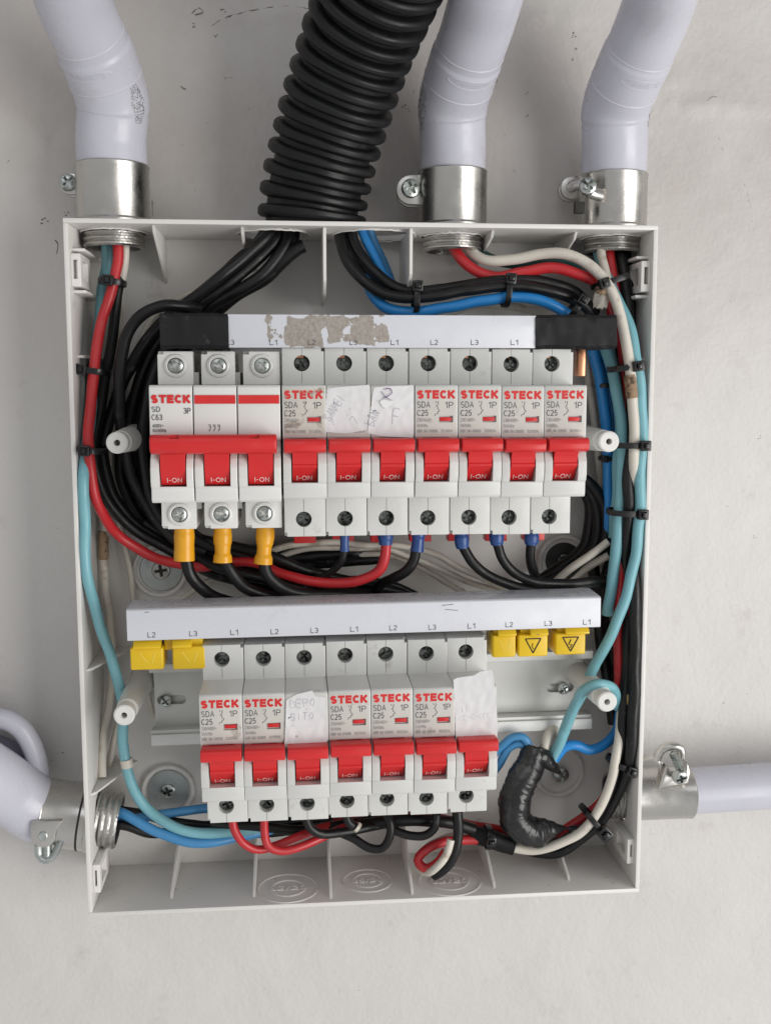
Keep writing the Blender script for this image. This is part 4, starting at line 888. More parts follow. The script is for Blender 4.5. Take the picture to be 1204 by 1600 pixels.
def tapewrap(x0, x1, y0, y1, z0, z1, nlay, seed, ends=(0, 0)):
    random.seed(seed); V = []; Fq = []; nx = max(6, int((x1 - x0) / 1.2)); prof = []
    c = 1.3
    for (a, b) in ((y0 + c, z0), (y1 - c, z0), (y1, z0 + c), (y1, z1 - c), (y1 - c, z1), (y0 + c, z1), (y0, z1 - c), (y0, z0 + c)): prof.append((a, b))
    pr = []
    for i in range(8):
        a, b = prof[i], prof[(i + 1) % 8]; k = 8 if i % 2 == 1 else 4
        for j in range(k): pr.append((a[0] + (b[0] - a[0]) * j / k, a[1] + (b[1] - a[1]) * j / k))
    n_ = len(pr); cy, cz = (y0 + y1) / 2, (z0 + z1) / 2
    for i in range(nx + 1):
        x = x0 + (x1 - x0) * i / nx
        for j, (a, b) in enumerate(pr):
            g = 1 + .045 * noise.noise(Vector((x * .25, a * .15, b * .3 + seed))) + .02 * math.floor((x - x0 + b * .5) / 9 % 3)
            V.append((x + .5 * noise.noise(Vector((b * .3, a * .3, seed))) * (1 if i in (0, nx) else 0), cy + (a - cy) * g, cz + (b - cz) * g))
    for i in range(nx):
        for j in range(n_): Fq.append((i * n_ + j, (i + 1) * n_ + j, (i + 1) * n_ + (j + 1) % n_, i * n_ + (j + 1) % n_))
    Fq.append(tuple(range(n_))); Fq.append(tuple(range(nx * n_, nx * n_ + n_))[::-1]); m_ = MB(); m_.pydata(V, Fq); m_.recalc(); return m_
obj('tape_end', tapewrap(lx(250), lx(357), -dB - .5, -dB + 16, -hz - .3, hz + .2, 3, 2), TAPE, t)
te = obj('tape_end', tapewrap(lx(836), lx(962), -dB - .7, -dB + 16, -hz - .1, hz + .3, 3, 4), TAPE, t)
m_ = MB(); x = lx(908, 570, 58); z1 = at(908, 545, 58).z - o.z; z0 = at(908, 588, 58).z - o.z; m_.box(lx(903, 570, 58), lx(914, 570, 58), -58, -50, z0, z1, .4); obj('copper_tip', m_, COP, t)
m_ = MB()
for k in range(7): m_.box(lx(462 + 65 * k), lx(474 + 65 * k), -dB + 5, -dB + 6.5, -hz - 4, -hz + 1) 
obj('comb_tooth', m_, COP, t)

dC = 66.0; ryB = -math.radians(.43)
A = at(198, 976, dC); B_ = at(938, 957, dC); o2 = (A + B_) / 2; o2.y = 0
t2 = thing('busbar', 'long white busbar with a slanting top edge over the lower breaker row, yellow caps beneath', 'busbar', o2, 'white busbar covers', ry=ryB); local(t2)
h2 = (B_ - A).length / 2; hz2 = (at(600, 941, dC).z - at(600, 989.5, dC).z) / 2
m_ = MB(); m_.prism([(-dC, -hz2), (-dC, hz2 - .6), (-dC + 1.2, hz2), (-dC + 18, hz2 + .4), (-dC + 19, -hz2)], -h2, h2, 'x', bev=.3)
obj('insulating_strip', m_, strip_mat('busbar_white_clean', []), t2)
m_ = MB()
def loc2(px, py, d=dC):
    p = at(px, py, d) - o2; return (p.x * math.cos(ryB) - p.z * math.sin(ryB), p.x * math.sin(ryB) + p.z * math.cos(ryB))
for px, py, s in ((237, 992, 'L2'), (302, 990, 'L3'), (366, 988, 'L1'), (429, 987, 'L2'), (491, 985, 'L3'), (553, 983, 'L1'), (614, 981, 'L2'), (675, 980, 'L3'), (736, 978, 'L1'), (795, 976, 'L2'), (856, 974, 'L3'), (916, 972, 'L1')):
    x, z = loc2(px, py); text(m_, s, x - 1.7, x + 1.7, z - 1.15, z + 1.15, -dC - .03, .01)
obj('phase_lettering', m_, INK, t2)
m_ = MB()
for (a, b) in (((690, 946), (708, 944)), ((226, 957), (233, 956)), ((695, 952), (715, 954)), ((838, 992), (842, 991))):
    p, q = loc2(*a), loc2(*b); m_.tube([(p[0], -dC - .02, p[1]), (q[0], -dC - .02, q[1])], .13, seg=5)
obj('pen_mark', m_, INK, t2)
m_ = MB(); x, z = loc2(199, 985); m_.box(x - 1.2, x + 1, -dC + 7, -dC + 14, z - 2, z + 4, .2); obj('copper_end', m_, COP, t2)
# yellow shrouds pushed on the free teeth of the lower busbar
def cap(px0, px1, py0, py1, label, tri, lipw=(.12, .95), torn=0):
    d = 62.0; a = at(px0, py1, d); b = at(px1, py0, d); w_ = b.x - a.x; h_ = b.z - a.z
    t = thing('tooth_cap', label, 'yellow cap', ((a.x + b.x) / 2, -50, a.z), 'yellow caps on the busbar teeth'); ORI[t.name] = Vector((0, 0, 0)); t.location = Vector((a.x, 0, a.z)) * .001; t.rotation_euler = (0, ryB, 0)
    m_ = MB(); m_.box(0, w_, -d, -d + 16, 0, h_ * .80, .9, 3); m_.box(w_ * .12, w_ * .9, -d + 3, -d + 15, h_ * .80 - 1, h_ + 3, .3); obj('cap_body', m_, YEL, t)
    m_ = MB(); m_.prism([(-d - 2.2, h_ * .80), (-d - 2.5, h_ * .88), (-d - .6, h_ + .3), (-d + 2.6, h_ + 1.8), (-d + 2.6, h_ + .4), (-d + .2, h_ * .8)], w_ * lipw[0], w_ * lipw[1], 'x', bev=.4); obj('cap_lip', m_, YEL, t)
    if torn: m_ = MB(); m_.box(w_ + .1, w_ + torn, -d + 4, -d + 12, h_ * .62, h_ + 1, .3); obj('cap_bridge', m_, YEL, t)
    if tri:
        m_ = MB(); cx, top_, bt, hw = w_ * .5, h_ * .66, h_ * .14, w_ * .26; y = -d - .05; p3 = [(cx - hw, y, top_), (cx + hw, y, top_), (cx, y, bt)]
        for i in range(3): m_.tube([p3[i], p3[(i + 1) % 3]], .28, seg=6, smooth=False)
        if tri == 2: m_.tube([(cx + .2, y, top_ - 1), (cx - .9, y, top_ - 3.2), (cx + .6, y, top_ - 3.4), (cx - .2, y, bt + 1.6)], .26, seg=6, smooth=False)
        if tri == 1: m_.tube([(cx - .1, y, top_ - 2), (cx - .5, y, top_ - 3.6), (cx + .3, y, bt + 1.8)], .18, seg=6, smooth=False)
        obj('warning_triangle', m_, INKB, t)
    else:
        m_ = MB(); m_.tube([(w_ * .3, -d - .01, h_ * .62), (w_ * .52, -d - .01, h_ * .25)], .14, seg=5); m_.tube([(w_ * .65, -d - .01, h_ * .25), (w_ * .75, -d - .01, h_ * .6)], .14, seg=5); obj('moulded_line', m_, mat('pale_yellow', (.8, .66, .15), .4), t)
    return t
cap(204, 255, 1003, 1048, 'yellow tooth cap at the far left end of the lower busbar', 0, torn=4.0)
cap(270, 321, 1001, 1047, 'yellow tooth cap touching the leftmost lower breaker', 0, (.02, .6))
cap(769, 806, 984, 1028, 'yellow tooth cap directly right of the crumpled sticker breaker, no dark triangle', 0, (.2, .98))
cap(809, 856, 983, 1027, 'yellow tooth cap with a worn plain black triangle', 1, (.38, .98))
cap(867, 915, 981, 1024, 'yellow tooth cap with lightning bolt triangle at the right end of the busbar', 2, (.3, 1.08))
# ------------------------------------------------------------------ wires
random.seed(33)
def fit(p, r):
    px, py, d = p; d = max(d, 3.4 + r)
    if py < 355: return at(px, py, d)
    r_ = r if callable(r) is False else 3
    for k in range(60):
        q = at(px, py, d)
        if (XL + T + r_ < q.x < XR - T - r_) or px < 150 and py > 1255 or d > 48: break
        d += .5
    q.x = max(q.x, XL + T + r_) if not (px < 150 and py > 1255) else q.x; q.x = min(q.x, XR - T - r_); return q
def wire(name, label, mt, r, pts, group=None, jit=.25, end=None):
    r *= .91; P = [fit(p, r) for p in pts]
    for i, q in enumerate(P[1:-1]): q += Vector((random.uniform(-jit, jit), 0, random.uniform(-jit, jit)))
    P = spline(P, 1.6); ph = random.uniform(0, 90); n_ = len(P)
    for i, q in enumerate(P):
        k = min(1, i / 6, (n_ - 1 - i) / 6); P[i] = q + Vector((noise.noise(Vector((i * .11, ph, 0))), noise.noise(Vector((i * .11, ph, 5))) * .6, noise.noise(Vector((i * .11, ph, 9))))) * .75 * k
    m_ = MB(); m_.tube(P, lambda L_: r * (1 + .05 * noise.noise(Vector((L_ * .12, ph, 2)))), seg=16, smooth=False); o_ = obj(name, m_, mt); return tag(o_, label, 'wire', group)
def sleeve(par, pts, prof, mt, name='crimp_sleeve', squash=1):
    P = spline([at(*p) for p in pts], .4); Ls = sum((P[i + 1] - P[i]).length for i in range(len(P) - 1))
    def R(L_):
        u = min(1, L_ / Ls) * (len(prof) - 1); i = min(int(u), len(prof) - 2); f_ = u - i; f_ = f_ * f_ * (3 - 2 * f_); return prof[i] * (1 - f_) + prof[i + 1] * f_
    m_ = MB(); m_.tube(P, R, seg=28, smooth=False, squash=squash); return obj(name, m_, mt, par)
GB = 'black cables in the box'; GW = 'white wires in the box'; GR = 'red wires in the box'; GT = 'blue wires in the box'
# --- left side
w_ = wire('blue_wire', 'long teal wire down the left wall curving along the bottom left corner', WTL, 2.7, [(166, 372, 24), (167, 420, 22), (158, 470, 18), (152, 540, 20), (144, 620, 28), (135, 690, 38), (130, 745, 43), (129, 780, 45), (131, 820, 47), (135, 890, 46), (148, 950, 44), (165, 1005, 41), (182, 1060, 36), (192, 1110, 32), (194, 1160, 30), (203, 1215, 29), (228, 1260, 28), (268, 1290, 31), (310, 1302, 32), (362, 1299, 30), (420, 1290, 24)], GT)
sleeve(w_, [(197, 1186, 29.6), (199.5, 1198, 29.4)], [2.85, 2.85], WWH, 'tape_band')
w_ = wire('white_wire', 'dirty white wire down the left side with a scorched brown patch', WWH, 2.1, [(196, 372, 26), (195, 410, 26), (187, 450, 24), (186, 500, 20), (172, 560, 16), (160, 640, 14), (158, 720, 13), (165, 790, 12), (163, 850, 12), (165, 910, 12), (172, 970, 12), (176, 1020, 12), (172, 1090, 12), (163, 1150, 12), (160, 1215, 14)], GW)
sleeve(w_, [(161, 830, 12.3), (162, 850, 12.3), (162, 874, 12.3)], [2.2, 2.5, 2.3, 2.5, 2.2], BURN, 'scorched_patch')
wire('white_wire', 'thin white wire inside the left post, dropping to the lower rail end', WWH, 1.6, [(200, 560, 9), (182, 640, 9), (170, 720, 9), (172, 770, 9), (190, 830, 9), (204, 890, 9), (208, 940, 9), (222, 1000, 9), (215, 1060, 9), (190, 1110, 8), (178, 1160, 9), (168, 1205, 12)], GW)
wire('white_wire', 'thin white wire hanging under the leftmost yellow cap', WWH, 1.5, [(240, 1040, 12), (232, 1070, 12), (236, 1100, 12), (241, 1120, 10)], GW)
wr = wire('red_wire', 'long red wire from the top left connector to a blue sleeve under the upper row', WRD, 2.55, [(184, 372, 30), (185, 405, 31), (180, 432, 32), (168, 475, 33), (155, 520, 36), (147, 575, 40), (141, 640, 44), (138, 700, 47), (142, 745, 46), (157, 795, 41), (186, 838, 30), (226, 864, 26), (262, 877, 24), (310, 884, 24), (360, 879, 26), (400, 881, 30), (440, 896, 36), (480, 908, 40), (520, 912, 42), (562, 907, 45), (592, 890, 47), (602, 868, 48), (603, 850, 48)], GR)
sleeve(wr, [(602, 828, 48), (602, 842, 48), (602, 851, 48)], [3.3, 3.4, 3.5, 3.1, 2.9], FEB)
wire('black_wire', 'black wire running close beside the long red wire on the left', BLK, 2.6, [(190, 372, 22), (189, 420, 24), (184, 460, 26), (176, 520, 27), (168, 570, 28), (158, 630, 28), (148, 690, 30), (150, 735, 30), (172, 785, 28), (208, 825, 24), (260, 858, 20), (330, 893, 18), (420, 920, 18), (520, 926, 18), (620, 922, 16)], GB)
def blk(label, pts, r=2.8, mt=BLK, **k): return wire('black_wire', label, mt, r, pts, GB, **k)
blk('thick black cable looping over the left end of the upper taped busbar', [(310, 482, 34), (285, 478, 40), (255, 478, 43), (224, 490, 44), (201, 520, 43), (189, 570, 41), (187, 625, 38), (194, 690, 33), (208, 745, 29), (232, 795, 26), (270, 840, 24), (320, 862, 22)])
blk('outermost black cable of the hose bundle sweeping to the lower left', [(428, 352, 28), (415, 372, 32), (385, 398, 34), (345, 432, 35), (300, 468, 33), (258, 500, 30), (222, 545, 27), (192, 600, 24), (170, 660, 22), (162, 715, 22), (172, 765, 22), (200, 808, 20), (250, 846, 18), (310, 875, 17), (390, 900, 16), (470, 908, 14)], 3.0)
blk('second black cable of the hose bundle, running behind the left post', [(440, 352, 26), (428, 378, 29), (395, 412, 30), (352, 446, 31), (305, 480, 30), (262, 515, 27), (230, 565, 22), (208, 630, 18), (198, 690, 17), (206, 745, 17), (236, 800, 16), (290, 846, 16), (360, 868, 18), (450, 872, 20), (550, 862, 20)], 3.0)
blk('third black cable of the hose bundle, passing under the looping cable', [(452, 352, 28), (445, 382, 31), (414, 424, 33), (378, 452, 32), (330, 478, 28), (286, 520, 22), (256, 580, 16), (244, 650, 13), (242, 720, 13), (258, 785, 13), (310, 840, 14), (380, 858, 16), (460, 862, 18)], 3.0)
blk('black cable of the hose bundle nearest the back panel', [(420, 352, 22), (405, 376, 24), (368, 410, 25), (320, 452, 25), (272, 492, 24), (236, 540, 20), (216, 600, 16), (214, 660, 10), (226, 740, 10), (262, 812, 10), (330, 862, 11), (420, 888, 12), (520, 900, 12)], 2.8)
blk('black cable behind the hose bundle, close to the triple breaker', [(462, 352, 24), (455, 388, 26), (420, 432, 26), (360, 470, 20), (300, 530, 12), (268, 600, 9), (262, 700, 8), (275, 790, 8)], 2.8)
blk('black cable hugging the left edge of the triple breaker', [(300, 500, 36), (262, 540, 36), (238, 590, 34), (226, 650, 32), (222, 710, 30), (232, 765, 28), (252, 810, 26), (282, 838, 24)], 2.6)
wb = blk('short cut off black cable end beside the hose opening', [(430, 420, 30), (448, 402, 32), (466, 388, 33), (474, 384, 33)], 3.2)
wire('white_wire', 'white wire slanting behind the hose bundle above the busbar', WWH, 1.7, [(400, 418, 14), (350, 440, 12), (300, 458, 10), (262, 474, 9), (235, 500, 8), (210, 560, 8)], GW)
blk('black cable deep behind the left post against the back panel', [(330, 500, 14), (280, 520, 12), (225, 590, 10), (190, 680, 9), (192, 750, 9), (225, 815, 9), (290, 868, 9), (380, 905, 9), (470, 925, 9)], 3.0)
blk('black cable half hidden between the left post and the triple breaker', [(345, 520, 20), (290, 540, 18), (252, 590, 20), (222, 640, 18), (210, 700, 14), (222, 770, 14), (262, 828, 14), (320, 868, 14), (400, 888, 16), (500, 880, 16), (600, 872, 14)], 2.9)
blk('black cable skirting the inner side of the triple breaker down to its sleeves', [(275, 560, 30), (246, 610, 28), (238, 680, 24), (246, 750, 24), (272, 812, 24), (320, 850, 24), (380, 868, 26), (450, 884, 28)], 2.7)
blk('slack black wire dipping across the middle just over the lower busbar', [(440, 900, 22), (500, 915, 22), (560, 905, 22), (612, 912, 22), (650, 930, 20)], 2.0)
# --- main breaker leads
for k, (x, prof, lead, lb) in enumerate(((288, [4.3, 4.3, 4.5, 4.4, 4.3, 4.4, 4.5, 4.5], [(290, 868, 49), (296, 895, 49), (314, 918, 46), (345, 936, 40), (390, 948, 30)], 'black lead in the straight yellow sleeve under the first pole of the triple breaker'),
                                         (348, [3.7, 3.8, 4.1, 4.0, 3.5, 3.3, 4.0, 4.2], [(348, 872, 49), (362, 895, 49), (382, 917, 46), (410, 928, 42), (450, 932, 36), (500, 934, 28)], 'black lead in the waisted yellow sleeve under the middle pole of the triple breaker'),
                                         (415, [3.9, 4.0, 4.1, 3.8, 3.2, 3.2, 4.0, 4.1], [(412, 872, 49), (418, 897, 49), (440, 919, 47), (480, 928, 43), (530, 930, 36), (600, 934, 28)], 'black lead in the waisted yellow sleeve under the third pole of the triple breaker'))):
    w_ = blk(lb, lead, 2.9); dx = (0, 0, -4)[k]
    sleeve(w_, [(x, 822, 48), (x + dx * .3, 845, 48.5), (x + dx, 876 + k * 2.5, 49)], prof, FEY, 'yellow_sleeve')
blk('black cable crossing left to right under the yellow sleeves', [(225, 815, 18), (280, 852, 16), (350, 888, 30), (420, 906, 34), (480, 920, 34), (560, 926, 30), (640, 934, 22)], 2.8)
blk('black cable emerging beside the third yellow sleeve', [(300, 838, 20), (370, 856, 28), (420, 868, 34), (470, 888, 34), (520, 902, 30), (570, 914, 26), (630, 926, 22)], 2.5)
# taped join in the middle
m_ = MB(); P = [at(*p) for p in [(395, 858, 12), (430, 866, 14), (470, 866, 15), (520, 868, 16), (570, 862, 16), (606, 858, 16), (622, 858, 16)]]
m_.tube(P, lambda L_: max(.6, 5.4 - abs(L_ - 32) * .10 - max(0, L_ - 52) * .35 - max(0, 10 - L_) * .3 + .3 * noise.noise(Vector((L_ * .5, 0, 0)))), seg=24, step=.8)
tag(obj('taped_joint', m_, TAPG), 'taped black joint tapering to a point behind the blue sleeves', 'taped joint')
# --- blue sleeve leads below the upper row
def blue(label, x, y1, lead, prof=(2.7, 2.8, 3.3, 3.2, 2.9), r=2.35, sx=0):
    w_ = blk(label, lead, r); sleeve(w_, [(x, 826, 48), (x + sx * .5, (838 + y1) / 2, 48), (x + sx, y1, 48)], list(prof), FEB, 'blue_sleeve')
blue('thin black lead in the slim blue sleeve left of the red wire', 538, 861, [(538, 858, 48), (534, 875, 47), (520, 892, 43), (496, 904, 38), (465, 912, 30)], (2.2, 2.2, 2.0, 1.9, 2.2), 1.7)
blue('stubby black lead in the blue sleeve right of the red wire', 654, 861, [(650, 858, 48), (646, 876, 47), (634, 893, 46), (614, 905, 42), (595, 913, 36), (588, 922, 28)], (3.1, 3.2, 2.7, 2.8, 3.1), 2.6, -3)
blue('longest black lead sweeping right, from the leftmost of three neighbouring blue sleeves', 720, 856, [(722, 852, 48), (738, 878, 48), (765, 900, 47), (800, 915, 46), (850, 921, 44), (900, 918, 40), (945, 912, 34)], (2.8, 2.9, 3.4, 3.2, 2.8), 2.5, 2)
blue('black lead curving right from the middle of three neighbouring blue sleeves', 775, 851, [(776, 848, 48), (784, 872, 48), (803, 894, 47), (835, 908, 46), (880, 913, 43), (925, 908, 38), (950, 905, 32)], (2.8, 3.2, 3.4, 3.2, 2.7), 2.45, 1)
blue('straight black lead dropping from the rightmost blue sleeve', 830, 851, [(829, 848, 48), (829, 870, 46), (832, 892, 42), (838, 906, 38), (850, 916, 32)], (2.8, 3.0, 3.4, 3.3, 2.8), 2.4, -1)
# white wires across the middle
def wht(label, pts, r=1.7): return wire('white_wire', label, WWH, r, pts, GW)
wht('upper white wire crossing below the upper breaker row towards the right', [(420, 862, 24), (460, 850, 28), (510, 848, 30), (570, 850, 30), (630, 853, 28), (680, 868, 26), (730, 893, 24), (780, 915, 22), (820, 928, 20)])
wht('lower white wire crossing below the upper breaker row towards the right', [(430, 872, 20), (480, 858, 24), (540, 856, 26), (600, 858, 26), (650, 872, 24), (700, 896, 20), (760, 918, 18), (800, 930, 16)], 1.6)
wht('white wire slanting up to the teal wires, upper of the pair by the black washer', [(862, 914, 26), (890, 890, 30), (920, 868, 34), (950, 846, 36)], 2.0)
wht('white wire slanting up to the teal wires, lower of the pair by the black washer', [(878, 915, 22), (900, 898, 25), (925, 882, 28), (950, 868, 30)], 2.0)
wht('pale wire rising in the shade below the left washer', [(285, 935, 7), (310, 918, 8), (345, 900, 9), (380, 890, 9)], 1.5)
wht('white wire crossing low under the middle blue sleeves', [(560, 866, 18), (610, 868, 18), (660, 888, 16), (705, 914, 14), (740, 934, 12)], 1.6)
# black coil on the right
for k, (dr, dd, lb) in enumerate(((0, 26, 'outer black cable of the coil round the black washer'), (-13, 24, 'middle black cable of the coil round the black washer'), (-26, 20, 'inner black cable of the coil round the black washer'))):
    f_ = 1 + dr / 90
    blk(lb, [(880 + dr * .3, 742 - dr * .5, dd), (915 + dr * .4, 752 - dr * .4, dd), (940 + dr * .8, 785 - dr * .1, dd), (946 + dr, 825, dd), (936 + dr * .9, 860 + dr * .25, dd), (905 + dr * .6, 888 + dr * .35, dd - 2), (862 + dr * .5, 910 + dr * .3, dd - 4), (820 + dr, 930, dd - 8)], 3.1)
# --- top wires, from the second opening
TB = 'wires from the top openings'
blk('front black wire arching from the top opening over the blue wire', [(528, 352, 27), (534, 385, 29), (548, 418, 32), (580, 447, 36), (625, 465, 39), (680, 463, 40), (735, 452, 40), (790, 447, 40), (840, 450, 40), (882, 462, 38), (915, 482, 33), (935, 515, 27)], 2.75)
blk('rear black wire arching from the top opening towards the right corner', [(546, 352, 27), (556, 388, 28), (585, 428, 31), (628, 452, 35), (690, 452, 36), (745, 441, 36), (800, 437, 36), (850, 440, 36), (895, 456, 34), (930, 490, 28)], 2.75)
blk('third black wire between the white and blue ones in the top opening', [(538, 352, 23), (552, 392, 24), (578, 432, 27), (615, 458, 30), (660, 462, 31)], 2.5)
wht('bare looking white wire in the top opening behind the black ones', [(532, 354, 22), (550, 380, 22), (575, 408, 23), (600, 436, 24), (620, 452, 24)], 2.3)
wire('blue_wire', 'blue wire coming out of the top opening, right of the black ones', WBL, 2.3, [(562, 352, 27), (572, 378, 27), (588, 405, 27), (604, 432, 27), (618, 452, 27)], GT)
wire('blue_wire', 'second blue wire of the top opening, in the shade', WBD, 2.3, [(574, 352, 23), (584, 378, 22), (600, 410, 22), (612, 445, 22)], GT)
wire('blue_wire', 'bright blue wire arching above the upper busbar to the right', WBL, 2.75, [(572, 432, 26), (582, 460, 30), (606, 482, 34), (645, 488, 37), (700, 481, 39), (755, 470, 39), (800, 465, 39), (842, 470, 39), (876, 484, 38), (902, 505, 34), (920, 535, 30), (934, 580, 28), (944, 640, 28), (948, 700, 28), (950, 770, 28), (946, 850, 26)], GT)
wire('blue_wire', 'darker blue wire down the right side beside the bright one', WBL, 2.6, [(905, 500, 26), (930, 545, 23), (950, 610, 22), (958, 690, 22), (958, 770, 22), (952, 860, 20)], GT)
wht('dirty white wire lying behind the busbar top, right half', [(660, 497, 22), (705, 488, 22), (745, 476, 22), (790, 478, 22), (835, 484, 22), (875, 487, 22), (905, 497, 20)], 2.1)
wht('pale wire dropping beside the copper tip', [(905, 500, 18), (912, 560, 16), (922, 620, 16), (932, 690, 16), (940, 760, 14)], 2.0)
# stub two
wire('red_wire', 'red wire from the middle metal connector bending right along the top', WRD, 2.7, [(700, 358, 26), (708, 388, 28), (730, 415, 31), (770, 431, 34), (815, 426, 36), (860, 419, 38), (900, 426, 40), (930, 442, 40), (950, 466, 36), (960, 505, 30)], GR)
wire('white_wire', 'white wire from the middle metal connector arching into the right bundle', WWH, 2.6, [(716, 358, 24), (730, 388, 28), (756, 406, 33), (800, 406, 36), (845, 397, 39), (885, 397, 42), (925, 416, 45), (952, 448, 48), (968, 490, 49), (979, 540, 50), (984, 590, 50), (989, 640, 50), (991, 690, 50), (989, 735, 48), (985, 775, 43), (986, 810, 34), (982, 840, 28)], GW)
wire('green_wire', 'dark green wire tucked between the white and red ones at the top right', WGN, 2.4, [(722, 358, 20), (750, 396, 22), (800, 412, 26), (850, 408, 28), (895, 410, 30), (930, 432, 28)], GT)
sleeve([o for o in sc.objects if o.get('label', '').startswith('white wire from the middle metal')][0], [(982.5, 586, 50.3), (985, 602, 50.3), (987, 622, 50.3)], [2.5, 2.7, 2.55, 2.7, 2.5], BURN, 'scorched_patch')
# stub three
wire('blue_wire', 'long teal wire down the right side crossing to the taped splice', WTL, 2.75, [(932, 360, 24), (934, 395, 27), (946, 430, 32), (963, 465, 38), (980, 505, 43), (991, 555, 47), (1001, 610, 48), (1006, 660, 48), (1008, 705, 48), (1006, 760, 48), (1000, 820, 48), (991, 880, 48), (975, 940, 48), (951, 1000, 46), (926, 1045, 40), (903, 1092, 38), (882, 1140, 36), (862, 1188, 33)], GT)
wire('blue_wire', 'teal wire cut off behind the right end of the lower busbar', WTL, 2.9, [(944, 540, 32), (954, 575, 36), (964, 620, 39), (970, 670, 41), (971, 720, 42), (968, 770, 43), (963, 830, 43), (959, 885, 42), (953, 930, 40), (948, 960, 38)], GT)
wire('blue_wire', 'teal wire pressed behind the second one beside the right post', WTL, 2.5, [(952, 545, 26), (962, 600, 30), (966, 680, 33), (962, 760, 34), (957, 840, 32)], GT)
wire('blue_wire', 'teal wire hooking over from behind the lower right post to the splice', WTL, 2.5, [(962, 1104, 40), (961, 1086, 46), (950, 1071, 53), (931, 1067, 56), (912, 1078, 53), (898, 1103, 45), (880, 1145, 36), (858, 1190, 31)], GT)
wire('white_wire', 'short white wire out of the top right connector with a torn end', WWH, 2.2, [(936, 360, 28), (938, 395, 33), (945, 425, 37), (950, 455, 36), (946, 478, 34)], GW)
wire('red_wire', 'red wire from the top right connector running down the right bundle', WRD, 2.6, [(947, 360, 26), (951, 400, 30), (959, 440, 32), (966, 490, 32), (974, 560, 31), (982, 650, 32), (984, 730, 34), (977, 790, 38), (972, 850, 40), (968, 920, 39), (965, 1000, 39), (966, 1060, 40), (971, 1120, 35), (970, 1180, 30), (950, 1235, 27), (915, 1275, 26), (870, 1302, 25), (825, 1308, 24), (788, 1300, 22)], GR)
wire('red_wire', 'red wire glimpsed between the rightmost black cables', WRD, 2.3, [(986, 890, 30), (988, 930, 34), (986, 970, 36), (984, 1010, 36), (975, 1060, 28)], GR)
blk('black cable with a scratched golden nick in the middle of the right bundle', [(962, 360, 26), (970, 410, 31), (978, 470, 36), (983, 540, 39), (986, 620, 41), (985, 690, 43), (980, 745, 46), (983, 790, 47), (979, 845, 44), (976, 885, 40), (980, 930, 38), (979, 1010, 43), (977, 1080, 44), (972, 1150, 43), (960, 1210, 40), (936, 1268, 37), (898, 1304, 34), (845, 1326, 30), (790, 1318, 28), (745, 1306, 26)], 2.8)
blk('outermost black cable along the right wall', [(972, 360, 22), (980, 430, 28), (985, 520, 32), (988, 640, 34), (989, 760, 34), (988, 860, 34), (992, 900, 38), (996, 945, 44), (997, 1030, 46), (994, 1110, 44), (983, 1185, 41), (962, 1245, 37), (925, 1295, 34), (870, 1330, 29), (812, 1325, 26), (760, 1308, 24)], 3.0)
blk('black cable behind the teal wires in the right bundle', [(955, 480, 22), (970, 560, 24), (976, 660, 26), (976, 760, 26), (958, 860, 22), (940, 930, 20), (938, 1000, 20), (950, 1060, 20), (958, 1130, 18)], 3.2)
blk('deep black cable behind the lower busbar end', [(925, 880, 16), (935, 940, 16), (950, 1000, 18), (968, 1060, 20), (974, 1130, 22)], 3.2)
blk('third black cable low in the right bundle', [(988, 900, 34), (992, 1000, 36), (986, 1090, 37), (984, 1150, 36), (970, 1210, 34), (945, 1262, 31), (910, 1300, 29)], 2.8)
wire('white_wire', 'white wire round the lower right corner into the black sleeve', WWH, 2.4, [(974, 1085, 34), (968, 1130, 41), (964, 1170, 44), (955, 1215, 45), (938, 1262, 44), (905, 1301, 42), (868, 1320, 39), (830, 1328, 36), (795, 1324, 34)], GW)
m_ = MB(); q = at(982, 1093, 46.6); m_.box(q.x - 1, q.x + 1.1, q.y - .3, q.y + 1, q.z - 2.4, q.z + 2.4, .3)
pb = bpy.data.objects.get('black_wire.020')
nick = obj('nick', m_, mat('golden_nick', (.45, .32, .12), .5, grime=.8, gcol=(.08, .05, .02), gscale=300, thr=.48), [o for o in sc.objects if o.get('label', '').startswith('black cable with a scratched')][0])
# blue wires into the splice
wire('blue_wire', 'bright blue wire bending from the right bundle into the splice', WBL, 2.6, [(968, 1112, 24), (964, 1140, 28), (945, 1162, 31), (920, 1172, 33), (898, 1166, 34), (882, 1168, 34), (866, 1186, 33)], GT)
wire('blue_wire', 'dull blue wire arching from behind the last lower breaker, upper one', WBD, 2.1, [(765, 1188, 30), (782, 1165, 32), (800, 1152, 34), (818, 1153, 35), (828, 1168, 35), (832, 1185, 34)], GT)
wire('blue_wire', 'dull blue wire arching from behind the last lower breaker, lower one', WBD, 2.1, [(768, 1210, 27), (782, 1192, 30), (796, 1168, 32), (812, 1162, 33), (826, 1175, 33), (832, 1190, 32)], GT)
wht('short white wire standing up out of the taped splice', [(846, 1192, 31), (850, 1168, 32), (856, 1146, 30), (866, 1136, 27), (872, 1150, 24)], 2.6)
P = [at(*p) for p in [(836, 1168, 34), (829, 1192, 36), (814, 1222, 38), (804, 1252, 39), (806, 1282, 39), (826, 1300, 39), (852, 1298, 38), (878, 1294, 36), (898, 1296, 34)]]
def spR(L_): return (5.6 + min(1, L_ / 14) * 1.7 - max(0, L_ - 36) * .03 - max(0, L_ - 50) * .42) + .3 * noise.noise(Vector((L_ * .2, 0, 1))) + .22 * ((L_ / 4.2) % 1.0)
m_ = MB(); m_.tube(P, spR, seg=40, step=.5)
m_.tube([at(829, 1186, 36), at(846, 1182, 36), at(862, 1196, 34), at(872, 1206, 31)], lambda L_: 5.2 - L_ * .18, seg=28, step=.5)
m_.bm.normal_update()
